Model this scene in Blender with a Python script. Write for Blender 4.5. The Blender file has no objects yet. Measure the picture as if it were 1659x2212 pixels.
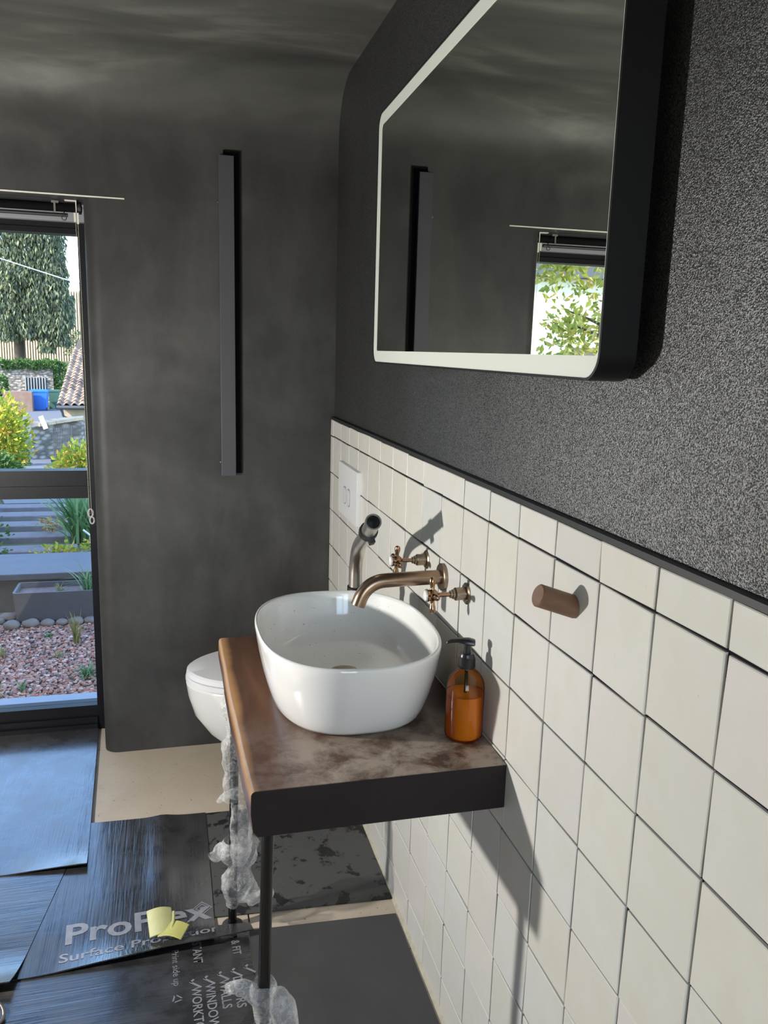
import bpy, bmesh, math, random
from mathutils import Vector, Matrix, noise
random.seed(7)
S = bpy.context.scene
C = S.collection
PI = math.pi

# ------------------------------------------------------------------ camera
cam_d = bpy.data.cameras.new('camera'); cam = bpy.data.objects.new('camera', cam_d); C.objects.link(cam)
yaw, pitch, roll = 0.260194853, 0.194246402, 0.0284169421
fw = Vector((math.sin(yaw)*math.cos(pitch), math.cos(yaw)*math.cos(pitch), -math.sin(pitch)))
rt = Vector((math.cos(yaw), -math.sin(yaw), 0)); up = rt.cross(fw)
r2 = math.cos(roll)*rt + math.sin(roll)*up; u2 = -math.sin(roll)*rt + math.cos(roll)*up
cam.matrix_world = Matrix(((r2.x, u2.x, -fw.x, -0.5526), (r2.y, u2.y, -fw.y, -0.6804), (r2.z, u2.z, -fw.z, 1.4371), (0, 0, 0, 1)))
cam_d.sensor_fit = 'VERTICAL'; cam_d.sensor_height = 24.0; cam_d.lens = 1754.34/2212*24.0
cam_d.clip_start = 0.02; cam_d.clip_end = 500
S.camera = cam
S.cycles.diffuse_bounces = 8; S.cycles.transparent_max_bounces = 24

# ------------------------------------------------------------------ world, sun, lights, exposure
S.view_settings.view_transform = 'Standard'; S.view_settings.look = 'None'
S.view_settings.exposure = 0.0; S.view_settings.gamma = 1.0; S.view_settings.use_curve_mapping = False
W = bpy.data.worlds.new('sky'); S.world = W; W.use_nodes = True
nt = W.node_tree; nt.nodes.clear()
wo = nt.nodes.new('ShaderNodeOutputWorld'); wb = nt.nodes.new('ShaderNodeBackground'); sk = nt.nodes.new('ShaderNodeTexSky')
sk.sky_type = 'NISHITA'; sk.sun_disc = False; sk.sun_elevation = math.radians(34); sk.sun_rotation = math.radians(-117)
sk.air_density = 1.0; sk.dust_density = 0.6; sk.ozone_density = 3.0
wb.inputs[1].default_value = 1.12
nt.links.new(sk.outputs[0], wb.inputs[0]); nt.links.new(wb.outputs[0], wo.inputs[0])

sun_d = bpy.data.lights.new('sun', 'SUN'); sun_d.energy = 10.0; sun_d.angle = math.radians(0.6); sun_d.color = (1.0, 0.9, 0.74)
sun = bpy.data.objects.new('sun', sun_d); C.objects.link(sun)
sun.rotation_euler = Vector((0.70, 0.36, -0.50)).to_track_quat('-Z', 'Y').to_euler()

# small work lamp standing in the room, left of the view (gives the hard shadows on the tiles)
wl_d = bpy.data.lights.new('work_lamp', 'POINT'); wl_d.energy = 94.0; wl_d.shadow_soft_size = 0.028; wl_d.color = (1.0, 0.97, 0.92)
wl = bpy.data.objects.new('work_lamp', wl_d); C.objects.link(wl); wl.location = (-1.60, 0.93, 1.05)
# added area light in the assumed rear window, to brighten the basin front
wd_d = bpy.data.lights.new('rear_fill_light', 'AREA'); wd_d.shape = 'RECTANGLE'; wd_d.size = 0.85; wd_d.size_y = 1.35; wd_d.energy = 7.5; wd_d.color = (0.96, 0.98, 1.0)
wd = bpy.data.objects.new('rear_fill_light', wd_d); C.objects.link(wd); wd.location = (-0.55, -1.93, 1.35); wd.rotation_euler = (PI/2, 0, 0)
# portal in the garden window so that skylight is sampled well
po_d = bpy.data.lights.new('window_portal', 'AREA'); po_d.shape = 'RECTANGLE'; po_d.size = 0.98; po_d.size_y = 1.8
po_d.cycles.is_portal = True
po = bpy.data.objects.new('window_portal', po_d); C.objects.link(po); po.location = (-1.30, 2.44, 0.93); po.rotation_euler = (-PI/2, 0, 0)

# ------------------------------------------------------------------ helpers
ROOT = {}
def vec(*a): return Vector(a)
def obj(name, bm, m, parent=None, smooth=False, loc=None, bev=None):
    me = bpy.data.meshes.new(name)
    bmesh.ops.recalc_face_normals(bm, faces=bm.faces[:])
    if smooth is True:
        for f in bm.faces: f.smooth = True
    elif smooth:                                   # angle in degrees
        a = math.radians(smooth)
        for f in bm.faces: f.smooth = True
        for e in bm.edges:
            if len(e.link_faces) == 2 and e.calc_face_angle(0) > a: e.smooth = False
    bm.to_mesh(me); bm.free()
    o = bpy.data.objects.new(name, me); C.objects.link(o)
    if m is not None:
        for x in (m if isinstance(m, (list, tuple)) else [m]): me.materials.append(x)
    base = Vector((0, 0, 0))
    if parent is not None:
        base = ROOT.get(parent.name, Vector((0, 0, 0))); o.parent = parent
    elif loc is not None:
        base = Vector(loc); o.location = base
    me.transform(Matrix.Translation(-base)); ROOT[o.name] = base
    if bev:
        md = o.modifiers.new('bevel', 'BEVEL'); md.width = bev[0]; md.segments = bev[1]; md.limit_method = 'ANGLE'; md.angle_limit = math.radians(40)
    return o
def tag(o, label=None, cat=None, group=None, kind=None):
    if label: o['label'] = label
    if cat: o['category'] = cat
    if group: o['group'] = group
    if kind: o['kind'] = kind
    return o
def thing(name, label, cat, loc, group=None):
    o = bpy.data.objects.new(name, None); C.objects.link(o); o.empty_display_size = 0.05
    o.location = loc; ROOT[o.name] = Vector(loc)
    return tag(o, label, cat, group)
def struct(name, bm, m, parent=None, **k):
    o = obj(name, bm, m, parent, **k)
    if parent is None: o['kind'] = 'structure'
    return o
def B(): return bmesh.new()
def box(bm, x0, x1, y0, y1, z0, z1, mi=0):
    v = [bm.verts.new((x, y, z)) for z in (z0, z1) for y in (y0, y1) for x in (x0, x1)]
    for q in ((0, 2, 3, 1), (4, 5, 7, 6), (0, 1, 5, 4), (2, 6, 7, 3), (0, 4, 6, 2), (1, 3, 7, 5)):
        f = bm.faces.new([v[i] for i in q]); f.material_index = mi
    return bm
def obox(bm, c, dx, dy, dz, hx, hy, hz):
    c = Vector(c); ax = [Vector(d).normalized() for d in (dx, dy, dz)]
    v = [bm.verts.new(c+ax[0]*hx*a+ax[1]*hy*b+ax[2]*hz*d) for d in (-1, 1) for b in (-1, 1) for a in (-1, 1)]
    for q in ((0, 2, 3, 1), (4, 5, 7, 6), (0, 1, 5, 4), (2, 6, 7, 3), (0, 4, 6, 2), (1, 3, 7, 5)): bm.faces.new([v[i] for i in q])
    return bm
def skin_rings(bm, rings, closed=True, cap0=False, cap1=False, loop=False):
    R = [[bm.verts.new(p) for p in r] for r in rings]
    n = len(R[0]); pr = list(zip(R, R[1:])) + ([(R[-1], R[0])] if loop else [])
    for a, b in pr:
        for i in range(n if closed else n-1):
            j = (i+1) % n
            bm.faces.new((a[i], a[j], b[j], b[i]))
    if cap0: bm.faces.new(R[0][::-1])
    if cap1: bm.faces.new(R[-1])
    return R
def frames(pts):
    P = [Vector(p) for p in pts]; T = []
    for i in range(len(P)):
        T.append((P[min(i+1, len(P)-1)]-P[max(i-1, 0)]).normalized())
    n = T[0].orthogonal().normalized(); out = []
    for p, t in zip(P, T):
        n = (n - t*n.dot(t)).normalized(); out.append((p, n, t.cross(n)))
    return out
def tube(bm, pts, r, n=16, cap=True, r_in=None):
    fr = frames(pts); rr = r if isinstance(r, (list, tuple)) else [r]*len(fr)
    rings = [[p + a*math.cos(2*PI*k/n)*q + b*math.sin(2*PI*k/n)*q for k in range(n)] for (p, a, b), q in zip(fr, rr)]
    if r_in:
        inner = [[p + a*math.cos(2*PI*k/n)*r_in + b*math.sin(2*PI*k/n)*r_in for k in range(n)] for (p, a, b) in fr]
        skin_rings(bm, rings + inner[::-1], loop=True)
    else: skin_rings(bm, rings, cap0=cap, cap1=cap)
    return bm
def smooth_path(pts, n=8):
    P = [Vector(p) for p in pts]; P = [2*P[0]-P[1]] + P + [2*P[-1]-P[-2]]; out = []
    for i in range(1, len(P)-2):
        for k in range(n):
            t = k/n; a, b, c, d = P[i-1], P[i], P[i+1], P[i+2]
            out.append(0.5*((2*b)+(c-a)*t+(2*a-5*b+4*c-d)*t*t+(3*b-a-3*c+d)*t**3))
    out.append(P[-2]); return out
def lathe(bm, c, axis, prof, n=32):
    """prof: (distance along axis, radius)"""
    c = Vector(c); ax = Vector(axis).normalized(); a = ax.orthogonal().normalized(); b = ax.cross(a)
    rings = [[c+ax*h+a*math.cos(2*PI*k/n)*max(r, 1e-5)+b*math.sin(2*PI*k/n)*max(r, 1e-5) for k in range(n)] for h, r in prof]
    skin_rings(bm, rings, cap0=True, cap1=True); return bm
def prism(bm, poly, axis, a, b):
    """poly in the two other axes, extruded from a to b along axis"""
    def mk(p, t): return {'x': (t, p[0], p[1]), 'y': (p[0], t, p[1]), 'z': (p[0], p[1], t)}[axis]
    A = [bm.verts.new(mk(p, a)) for p in poly]; Bv = [bm.verts.new(mk(p, b)) for p in poly]; n = len(poly)
    bm.faces.new(A[::-1]); bm.faces.new(Bv)
    for i in range(n): bm.faces.new((A[i], A[(i+1) % n], Bv[(i+1) % n], Bv[i]))
    return bm
def rrect(x0, x1, z0, z1, r, n=6):
    out = []
    for cx, cz, a0 in ((x1-r, z1-r, 0), (x0+r, z1-r, 90), (x0+r, z0+r, 180), (x1-r, z0+r, 270)):
        for k in range(n+1):
            a = math.radians(a0+90*k/n); out.append((cx+r*math.cos(a), cz+r*math.sin(a)))
    return out
def ico(bm, c, r, sub=1, sc=(1, 1, 1), jit=0, rot=None):
    ret = bmesh.ops.create_icosphere(bm, subdivisions=sub, radius=1.0); s0 = random.random()*50
    M = rot.to_matrix() if rot else Matrix.Identity(3)
    for v in ret['verts']:
        k = 1+jit*noise.noise(v.co*1.3+Vector((s0, s0, s0)))
        v.co = Vector(c)+M @ Vector((v.co.x*r*sc[0]*k, v.co.y*r*sc[1]*k, v.co.z*r*sc[2]*k))
    return ret['verts']

_t = bmesh.new(); bmesh.ops.create_icosphere(_t, subdivisions=1, radius=1.0); _t.verts.index_update()
ICO_V = [v.co.copy() for v in _t.verts]; ICO_F = [[v.index for v in f.verts] for f in _t.faces]; _t.free()
def pebbles(name, items, m, parent=None, smooth=False):
    """items: (centre, radius, (sx, sy, sz)); one joined mesh of small stones or beads"""
    V, F = [], []
    base = ROOT.get(parent.name, Vector((0, 0, 0))) if parent else Vector((0, 0, 0))
    for c, r, sc in items:
        k = len(V); a = random.uniform(0, 2*PI); ca, sa = math.cos(a), math.sin(a)
        for v in ICO_V:
            j = 1 if smooth else random.uniform(0.75, 1.2)
            x, y, z = v.x*r*sc[0]*j, v.y*r*sc[1]*j, v.z*r*sc[2]*j
            V.append((c[0]-base.x+x*ca-y*sa, c[1]-base.y+x*sa+y*ca, c[2]-base.z+z))
        F += [[k+i for i in f] for f in ICO_F]
    me = bpy.data.meshes.new(name); me.from_pydata(V, [], F); me.materials.append(m)
    if smooth: me.polygons.foreach_set('use_smooth', [True]*len(F))
    o = bpy.data.objects.new(name, me); C.objects.link(o); o.parent = parent
    return o
# ------------------------------------------------------------------ materials
MATS = {}
class NT:
    def __init__(s, name):
        s.m = bpy.data.materials.new(name); s.m.use_nodes = True; s.t = s.m.node_tree; s.t.nodes.clear(); MATS[name] = s.m
        s.out = s.n('ShaderNodeOutputMaterial'); s.p = s.n('ShaderNodeBsdfPrincipled'); s.l(s.p.outputs[0], s.out.inputs[0])
        s.co = s.n('ShaderNodeTexCoord')
    def n(s, t, **k):
        x = s.t.nodes.new(t)
        for a, b in k.items(): setattr(x, a, b)
        return x
    def l(s, a, b): s.t.links.new(a, b)
    def val(s, sock, v):
        if hasattr(v, 'is_output') or hasattr(v, 'links'): s.l(v, sock)
        else: sock.default_value = v
    def noise(s, scale, detail=4, rough=0.5, vec=None, dist=0, stretch=None):
        x = s.n('ShaderNodeTexNoise'); x.inputs['Scale'].default_value = scale; x.inputs['Detail'].default_value = detail
        x.inputs['Roughness'].default_value = rough; x.inputs['Distortion'].default_value = dist
        v = vec or s.co.outputs['Object']
        if stretch: v = s.mapv(v, stretch)
        s.l(v, x.inputs['Vector']); return x.outputs['Fac']
    def mapv(s, v, sc, loc=(0, 0, 0)):
        mp = s.n('ShaderNodeMapping'); mp.inputs['Scale'].default_value = sc; mp.inputs['Location'].default_value = loc
        s.l(v, mp.inputs['Vector']); return mp.outputs[0]
    def ramp(s, fac, stops, interp='LINEAR'):
        r = s.n('ShaderNodeValToRGB'); r.color_ramp.interpolation = interp; e = r.color_ramp.elements
        while len(e) < len(stops): e.new(0.5)
        for q, (p, c) in zip(e, stops):
            q.position = p; q.color = (c, c, c, 1) if isinstance(c, (int, float)) else (*c, 1)
        s.val(r.inputs[0], fac); return r.outputs[0]
    def mix(s, f, a, b, mode='MIX'):
        x = s.n('ShaderNodeMix', data_type='RGBA', blend_type=mode)
        s.val(x.inputs[0], f)
        for i, v in ((6, a), (7, b)):
            s.val(x.inputs[i], (*v, 1) if isinstance(v, tuple) and len(v) == 3 else v)
        return x.outputs[2]
    def math(s, op, a, b=0.0):
        x = s.n('ShaderNodeMath', operation=op); s.val(x.inputs[0], a); s.val(x.inputs[1], b); return x.outputs[0]
    def bump(s, h, strength=0.3, dist=0.01):
        b = s.n('ShaderNodeBump'); b.inputs['Strength'].default_value = strength; b.inputs['Distance'].default_value = dist
        s.l(h, b.inputs['Height']); s.l(b.outputs[0], s.p.inputs['Normal']); return b
    def set(s, **k):
        N = dict(col='Base Color', rough='Roughness', metal='Metallic', spec='Specular IOR Level', coat='Coat Weight', croug='Coat Roughness', trans='Transmission Weight', ior='IOR', alpha='Alpha', sss='Subsurface Weight')
        for a, v in k.items():
            if a == 'col' and isinstance(v, tuple) and len(v) == 3: v = (*v, 1)
            s.val(s.p.inputs[N[a]], v)
        return s
def simple(name, col, rough=0.5, var=0.0, scale=30, **k):
    t = NT(name)
    if var:
        c = t.mix(t.noise(scale), tuple(x*(1-var) for x in col), tuple(min(1, x*(1+var)) for x in col)); t.set(col=c)
    else: t.set(col=col)
    t.set(rough=rough, **k); return t.m

def plaster(name, lo, hi, rough, spec, sand, coarse=0.8, ior=1.5):
    t = NT(name)
    a = t.noise(1.6, 5, 0.6, dist=0.6); b = t.noise(5.5, 5, 0.6, stretch=(1, 1, 0.45)); d = t.noise(420, 2, 0.6)
    f = t.math('ADD', t.math('MULTIPLY', a, 0.6), t.math('MULTIPLY', b, 0.4))
    c = t.ramp(f, [(0.33, lo), (0.5, tuple((x+y)/2 for x, y in zip(lo, hi))), (0.68, hi)])
    if sand > 1: grain = t.noise(620, 1, 0.5); spec = t.ramp(grain, [(0.40, 0.15), (0.58, 1.0)]); c = t.mix(t.ramp(grain, [(0.55, 0.0), (0.70, 0.5)]), c, (0.055, 0.055, 0.054)); d = grain
    t.set(col=c, rough=rough, spec=spec, ior=ior)
    h = t.math('ADD', t.math('MULTIPLY', t.noise(9, 3), coarse), t.math('MULTIPLY', d, sand))
    t.bump(h, 0.35, 0.004); return t.m
def m_back():
    t = NT('dark_plaster'); g = t.n('ShaderNodeSeparateXYZ'); t.l(t.co.outputs['Object'], g.inputs[0])
    a = t.noise(1.7, 6, 0.62, dist=0.7); b = t.noise(6, 6, 0.65, stretch=(1, 1, 0.4), dist=0.3); d = t.noise(3.2, 3, 0.5)
    f = t.math('ADD', t.math('MULTIPLY', a, 0.55), t.math('MULTIPLY', b, 0.45))
    c = t.ramp(f, [(0.32, (0.021, 0.0205, 0.0205)), (0.5, (0.046, 0.0455, 0.044)), (0.68, (0.086, 0.085, 0.080))])
    c = t.mix(t.ramp(d, [(0.60, 0.0), (0.72, 0.65)]), c, (0.024, 0.024, 0.026))
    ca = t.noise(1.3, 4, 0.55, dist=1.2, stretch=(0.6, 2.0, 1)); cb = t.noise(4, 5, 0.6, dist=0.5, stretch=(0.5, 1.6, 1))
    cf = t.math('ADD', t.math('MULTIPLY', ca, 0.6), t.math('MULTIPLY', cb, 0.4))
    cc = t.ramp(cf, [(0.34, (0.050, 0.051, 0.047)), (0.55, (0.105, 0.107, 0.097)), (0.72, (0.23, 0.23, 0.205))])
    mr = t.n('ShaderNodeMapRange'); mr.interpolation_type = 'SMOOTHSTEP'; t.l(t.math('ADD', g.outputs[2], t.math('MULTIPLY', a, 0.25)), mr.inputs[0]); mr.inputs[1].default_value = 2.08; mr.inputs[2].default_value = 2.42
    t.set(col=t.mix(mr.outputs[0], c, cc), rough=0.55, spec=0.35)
    t.bump(t.math('ADD', t.math('MULTIPLY', t.noise(9, 3), 0.8), t.math('MULTIPLY', t.noise(420, 2, 0.6), 0.12)), 0.35, 0.004); return t.m
M_back = m_back()
M_right = plaster('sandy_black_plaster', (0.006, 0.006, 0.0065), (0.020, 0.0205, 0.0205), 0.45, 0.85, 1.3, 0.06, 1.9)
M_ceil = M_back
def m_tile():
    t = NT('glazed_tile'); oi = t.n('ShaderNodeObjectInfo')
    r = t.ramp(oi.outputs['Random'], [(0.0, (0.66, 0.64, 0.585)), (0.2, (0.70, 0.685, 0.65)), (0.42, (0.67, 0.635, 0.60)), (0.6, (0.655, 0.66, 0.65)), (0.8, (0.69, 0.67, 0.60)), (1.0, (0.63, 0.615, 0.59))])
    v = t.n('ShaderNodeVectorMath', operation='ADD'); t.l(t.co.outputs['Object'], v.inputs[0])
    cx = t.n('ShaderNodeCombineXYZ'); mm = t.math('MULTIPLY', oi.outputs['Random'], 37.0)
    for i in range(3): t.l(mm, cx.inputs[i])
    t.l(cx.outputs[0], v.inputs[1])
    n1 = t.noise(14, 3, 0.5, vec=v.outputs[0]); n2 = t.noise(160, 2, 0.5, vec=v.outputs[0])
    c = t.mix(t.ramp(n1, [(0.4, 0.0), (0.75, 0.55)]), r, (0.60, 0.59, 0.50)); c = t.mix(t.ramp(n2, [(0.70, 0.0), (0.80, 0.35)]), c, (0.45, 0.43, 0.40))
    t.set(col=c, rough=t.ramp(n1, [(0.3, 0.34), (0.7, 0.5)]), spec=0.42)
    t.bump(t.noise(16, 2, 0.5, vec=v.outputs[0]), 0.35, 0.006); return t.m
M_tile = m_tile()
M_grout = simple('charcoal_grout', (0.012, 0.012, 0.016), 0.9, 0.3, 90, spec=0.1)
M_trimblack = simple('black_trim', (0.022, 0.022, 0.024), 0.5)
M_white_bead = simple('white_bead', (0.78, 0.76, 0.66), 0.5)
M_seal = simple('beige_sealant', (0.50, 0.46, 0.36), 0.7, 0.35, 60)
def m_limestone():
    t = NT('limestone'); n = t.noise(5, 6, 0.65); p = t.noise(55, 4, 0.7); q = t.noise(22, 5, 0.7)
    c = t.mix(n, (0.42, 0.35, 0.27), (0.60, 0.52, 0.42)); c = t.mix(t.ramp(p, [(0.64, 0.0), (0.70, 0.8)]), c, (0.16, 0.12, 0.08))
    c = t.mix(t.ramp(q, [(0.60, 0.0), (0.75, 0.55)]), c, (0.27, 0.21, 0.14))
    t.set(col=c, rough=0.55, spec=0.3); t.bump(t.ramp(p, [(0.6, 1.0), (0.72, 0.0)]), 0.4, 0.002); return t.m
M_lime = m_limestone()
M_joint = simple('stone_joint', (0.33, 0.29, 0.22), 0.9)
def m_sheet(name, axis, base=(0.020, 0.020, 0.022), dust=(0.06, 0.057, 0.055), r0=0.24, ribs=1.0, dustk=0.6, splat=False, pitch=1.0, coat=1.0, spec=1.0):
    t = NT(name); v = t.co.outputs['Object']
    st = (1, 0.04, 1) if axis == 'y' else (0.04, 1, 1)
    fine = t.noise(230*pitch, 2, 0.5, stretch=st); mid = t.noise(60, 2, 0.6, stretch=st); crease = t.noise(16, 1, 0.5, stretch=st)
    dn = t.noise(9, 6, 0.65, dist=0.4); dm = t.math('MULTIPLY', t.ramp(dn, [(0.42, 0.0), (0.68, 1.0)]), dustk)
    c = t.mix(dm, base, dust)
    if splat:
        s1 = t.noise(15, 5, 0.62, dist=0.25); sm = t.ramp(s1, [(0.55, 0.0), (0.585, 1.0)]); c = t.mix(sm, t.mix(0.75, c, (0.085, 0.085, 0.083)), (0.008, 0.008, 0.009))
    t.set(col=c, rough=t.math('ADD', t.math('MULTIPLY', dm, 0.35), r0), spec=spec, coat=coat, croug=0.16)
    wob = t.noise(7, 3, 0.5)
    h = t.math('ADD', t.math('MULTIPLY', fine, 0.35*ribs), t.math('ADD', t.math('MULTIPLY', mid, 0.5*ribs), t.math('ADD', t.math('MULTIPLY', crease, 0.9*ribs), t.math('MULTIPLY', wob, 1.2))))
    t.bump(h, 0.42, 0.006); return t.m
M_sheetY = m_sheet('ribbed_black_sheet_lengthwise', 'y', splat=False)
M_sheetX = m_sheet('ribbed_black_sheet_crosswise', 'x')
M_sheetS = m_sheet('splashed_black_sheet', 'y', splat=True, ribs=0.25, r0=0.45, coat=0.0, spec=0.5)
M_sheetP = m_sheet('plain_black_sheet', 'y', base=(0.058, 0.058, 0.060), dust=(0.085, 0.083, 0.08), r0=0.5, ribs=0.06, dustk=0.4, coat=0.0, spec=0.4)
M_print = simple('white_print', (0.24, 0.245, 0.27), 0.35, 0.4, 40, spec=1.0)
M_ceramic = simple('white_ceramic', (0.83, 0.82, 0.80), 0.10, spec=0.5, coat=0.4, croug=0.04)
def m_basin_in():
    t = NT('speckled_ceramic'); n = t.noise(190, 2, 0.6); g = t.noise(8, 3, 0.6)
    f = t.math('MULTIPLY', t.ramp(n, [(0.71, 0.0), (0.735, 1.0)]), t.ramp(g, [(0.45, 0.0), (0.55, 1.0)]))
    t.set(col=t.mix(f, (0.88, 0.875, 0.84), (0.10, 0.09, 0.07)), rough=0.10, spec=0.5, coat=0.4, croug=0.04); return t.m
M_basin_in = m_basin_in()
M_toilet = simple('toilet_ceramic', (0.74, 0.735, 0.72), 0.12, spec=0.5)
M_seat = simple('toilet_plastic', (0.74, 0.74, 0.76), 0.28, spec=0.45)
def m_wood():
    t = NT('walnut_slab'); g = t.n('ShaderNodeSeparateXYZ'); t.l(t.co.outputs['Object'], g.inputs[0])
    gr = t.noise(26, 6, 0.6, stretch=(1, 0.07, 0.4), dist=0.4); big = t.noise(5, 4, 0.6, stretch=(1, 0.25, 1), dist=0.8)
    c = t.ramp(t.math('ADD', t.math('MULTIPLY', gr, 0.5), t.math('MULTIPLY', big, 0.5)), [(0.32, (0.030, 0.014, 0.008)), (0.5, (0.075, 0.034, 0.018)), (0.7, (0.135, 0.066, 0.036))])
    wob = t.math('ADD', g.outputs[0], t.math('MULTIPLY', t.noise(9, 3, 0.5, stretch=(0.2, 1, 0.2)), 0.022))
    sap = t.ramp(t.math('MULTIPLY_ADD', wob, 1.0), [(0.0, 1.0), (1.0, 1.0)])
    mr = t.n('ShaderNodeMapRange'); t.l(wob, mr.inputs[0]); mr.inputs[1].default_value = -0.431; mr.inputs[2].default_value = -0.415; mr.inputs[3].default_value = 1.0; mr.inputs[4].default_value = 0.0
    c = t.mix(mr.outputs[0], c, t.mix(gr, (0.30, 0.15, 0.055), (0.46, 0.26, 0.10)))
    zz = t.n('ShaderNodeMapRange'); t.l(t.math('ADD', g.outputs[2], t.math('MULTIPLY', big, 0.03)), zz.inputs[0]); zz.inputs[1].default_value = 0.010; zz.inputs[2].default_value = -0.012; zz.inputs[3].default_value = 0.0; zz.inputs[4].default_value = 1.0
    c = t.mix(zz.outputs[0], c, (0.070, 0.030, 0.018))
    # dried grey water stains and dust on the front of the top
    du = t.n('ShaderNodeMapRange'); t.l(t.math('ADD', g.outputs[1], t.math('MULTIPLY', t.noise(6, 4, 0.6), 0.22)), du.inputs[0]); du.inputs[1].default_value = 0.90; du.inputs[2].default_value = 0.72; du.inputs[3].default_value = 0.0; du.inputs[4].default_value = 1.0
    dx = t.n('ShaderNodeMapRange'); t.l(g.outputs[0], dx.inputs[0]); dx.inputs[1].default_value = -0.40; dx.inputs[2].default_value = -0.30; dx.inputs[3].default_value = 0.25; dx.inputs[4].default_value = 1.0
    st = t.ramp(t.noise(13, 8, 0.72, dist=0.25), [(0.40, 0.05), (0.56, 1.0)])
    dm = t.math('MULTIPLY', t.math('MULTIPLY', du.outputs[0], dx.outputs[0]), t.math('MULTIPLY', st, 0.72))
    c = t.mix(dm, c, (0.44, 0.37, 0.30))
    t.set(col=c, rough=t.math('ADD', t.math('MULTIPLY', dm, 0.35), 0.30), spec=0.5)
    t.bump(t.math('ADD', gr, t.math('MULTIPLY', t.noise(40, 4, 0.6), 0.6)), 0.12, 0.002); return t.m
M_wood = m_wood()
def m_endgrain():
    t = NT('dark_end_grain'); g = t.noise(30, 5, 0.7, stretch=(0.5, 1, 1))
    t.set(col=t.mix(g, (0.010, 0.0075, 0.0085), (0.028, 0.019, 0.018)), rough=0.55, spec=0.25); return t.m
M_end = m_endgrain()
M_peg = None
def m_peg():
    t = NT('walnut_peg'); g = t.noise(120, 4, 0.6, stretch=(0.08, 1, 1))
    t.set(col=t.mix(g, (0.10, 0.048, 0.026), (0.24, 0.125, 0.07)), rough=0.5); return t.m
M_peg = m_peg()
M_blackmetal = simple('black_steel', (0.006, 0.006, 0.007), 0.28, spec=0.35)
M_flange = simple('grey_floor_flange', (0.045, 0.042, 0.042), 0.6)
M_bronze = simple('brushed_bronze', (0.34, 0.235, 0.165), 0.30, 0.25, 60, metal=1.0)
M_bronze2 = simple('dull_bronze', (0.33, 0.255, 0.19), 0.34, 0.2, 50, metal=1.0)
M_copper = simple('aged_copper', (0.36, 0.22, 0.135), 0.25, 0.3, 70, metal=1.0)
M_steel = simple('brushed_steel_pipe', (0.72, 0.69, 0.63), 0.33, 0.12, 40, metal=1.0)
M_rubber = simple('black_rubber', (0.014, 0.014, 0.015), 0.45)
M_cap = simple('porcelain_cap', (0.85, 0.85, 0.84), 0.08, coat=0.5)
M_plate = simple('white_plastic', (0.80, 0.80, 0.81), 0.35)
M_frame = simple('mirror_frame_black', (0.008, 0.008, 0.009), 0.45, spec=0.3)
M_frost = simple('frosted_glass_band', (0.76, 0.80, 0.73), 0.35, spec=0.5)
def m_mirror():
    t = NT('mirror_silver'); t.set(col=(0.68, 0.72, 0.67), metal=1.0, rough=0.005); return t.m
M_mirror = m_mirror()
M_bar = simple('dark_blue_grey_paint', (0.062, 0.062, 0.072), 0.5, 0.08, 14)
M_winframe = simple('black_aluminium', (0.005, 0.005, 0.007), 0.45, spec=0.25)
M_packer = simple('grey_head_packer', (0.30, 0.31, 0.33), 0.6)
def m_glass():
    t = NT('window_glass'); g = t.n('ShaderNodeBsdfGlossy'); g.inputs['Roughness'].default_value = 0.01
    tr = t.n('ShaderNodeBsdfTransparent'); tr.inputs[0].default_value = (0.97, 0.99, 0.99, 1); fr = t.n('ShaderNodeFresnel'); fr.inputs[0].default_value = 1.45
    mx = t.n('ShaderNodeMixShader'); t.l(t.math('MULTIPLY', fr.outputs[0], 0.8), mx.inputs[0]); t.l(tr.outputs[0], mx.inputs[1]); t.l(g.outputs[0], mx.inputs[2]); t.l(mx.outputs[0], t.out.inputs[0]); return t.m
M_glass = m_glass()
def m_amber():
    t = NT('amber_plastic'); g = t.n('ShaderNodeBsdfGlossy'); g.inputs['Roughness'].default_value = 0.03
    tr = t.n('ShaderNodeBsdfTransparent'); tr.inputs[0].default_value = (0.97, 0.78, 0.48, 1); fr = t.n('ShaderNodeFresnel'); fr.inputs[0].default_value = 1.5
    mx = t.n('ShaderNodeMixShader'); t.l(fr.outputs[0], mx.inputs[0]); t.l(tr.outputs[0], mx.inputs[1]); t.l(g.outputs[0], mx.inputs[2]); t.l(mx.outputs[0], t.out.inputs[0]); return t.m
M_amber = m_amber()
def m_soap():
    t = NT('orange_soap'); c = t.mix(t.noise(9, 2), (0.88, 0.34, 0.012), (0.94, 0.46, 0.035)); t.set(col=c, rough=0.4)
    tl = t.n('ShaderNodeBsdfTranslucent'); t.l(c, tl.inputs[0]); mx = t.n('ShaderNodeMixShader'); mx.inputs[0].default_value = 0.35
    t.l(t.p.outputs[0], mx.inputs[1]); t.l(tl.outputs[0], mx.inputs[2]); t.l(mx.outputs[0], t.out.inputs[0]); return t.m
M_soap = m_soap()
M_pump = simple('black_pump_plastic', (0.016, 0.016, 0.018), 0.3)
def m_film():
    t = NT('crumpled_plastic_film'); lw = t.n('ShaderNodeLayerWeight'); lw.inputs[0].default_value = 0.5
    n = t.noise(60, 4, 0.7, dist=0.6)
    t.set(col=(0.82, 0.82, 0.80), rough=0.16, spec=0.7)
    a = t.math('ADD', t.math('MULTIPLY', lw.outputs['Facing'], 0.45), t.math('MULTIPLY', t.ramp(n, [(0.38, 0.02), (0.72, 1.0)]), 0.5))
    t.set(alpha=t.math('MULTIPLY', t.math('ADD', a, 0.05), 0.8)); t.bump(t.noise(75, 3, 0.6, dist=1.5), 0.5, 0.006); return t.m
M_film = m_film()
M_yellow = simple('yellow_foam_tape', (0.50, 0.48, 0.15), 0.55, 0.2, 40)
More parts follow.
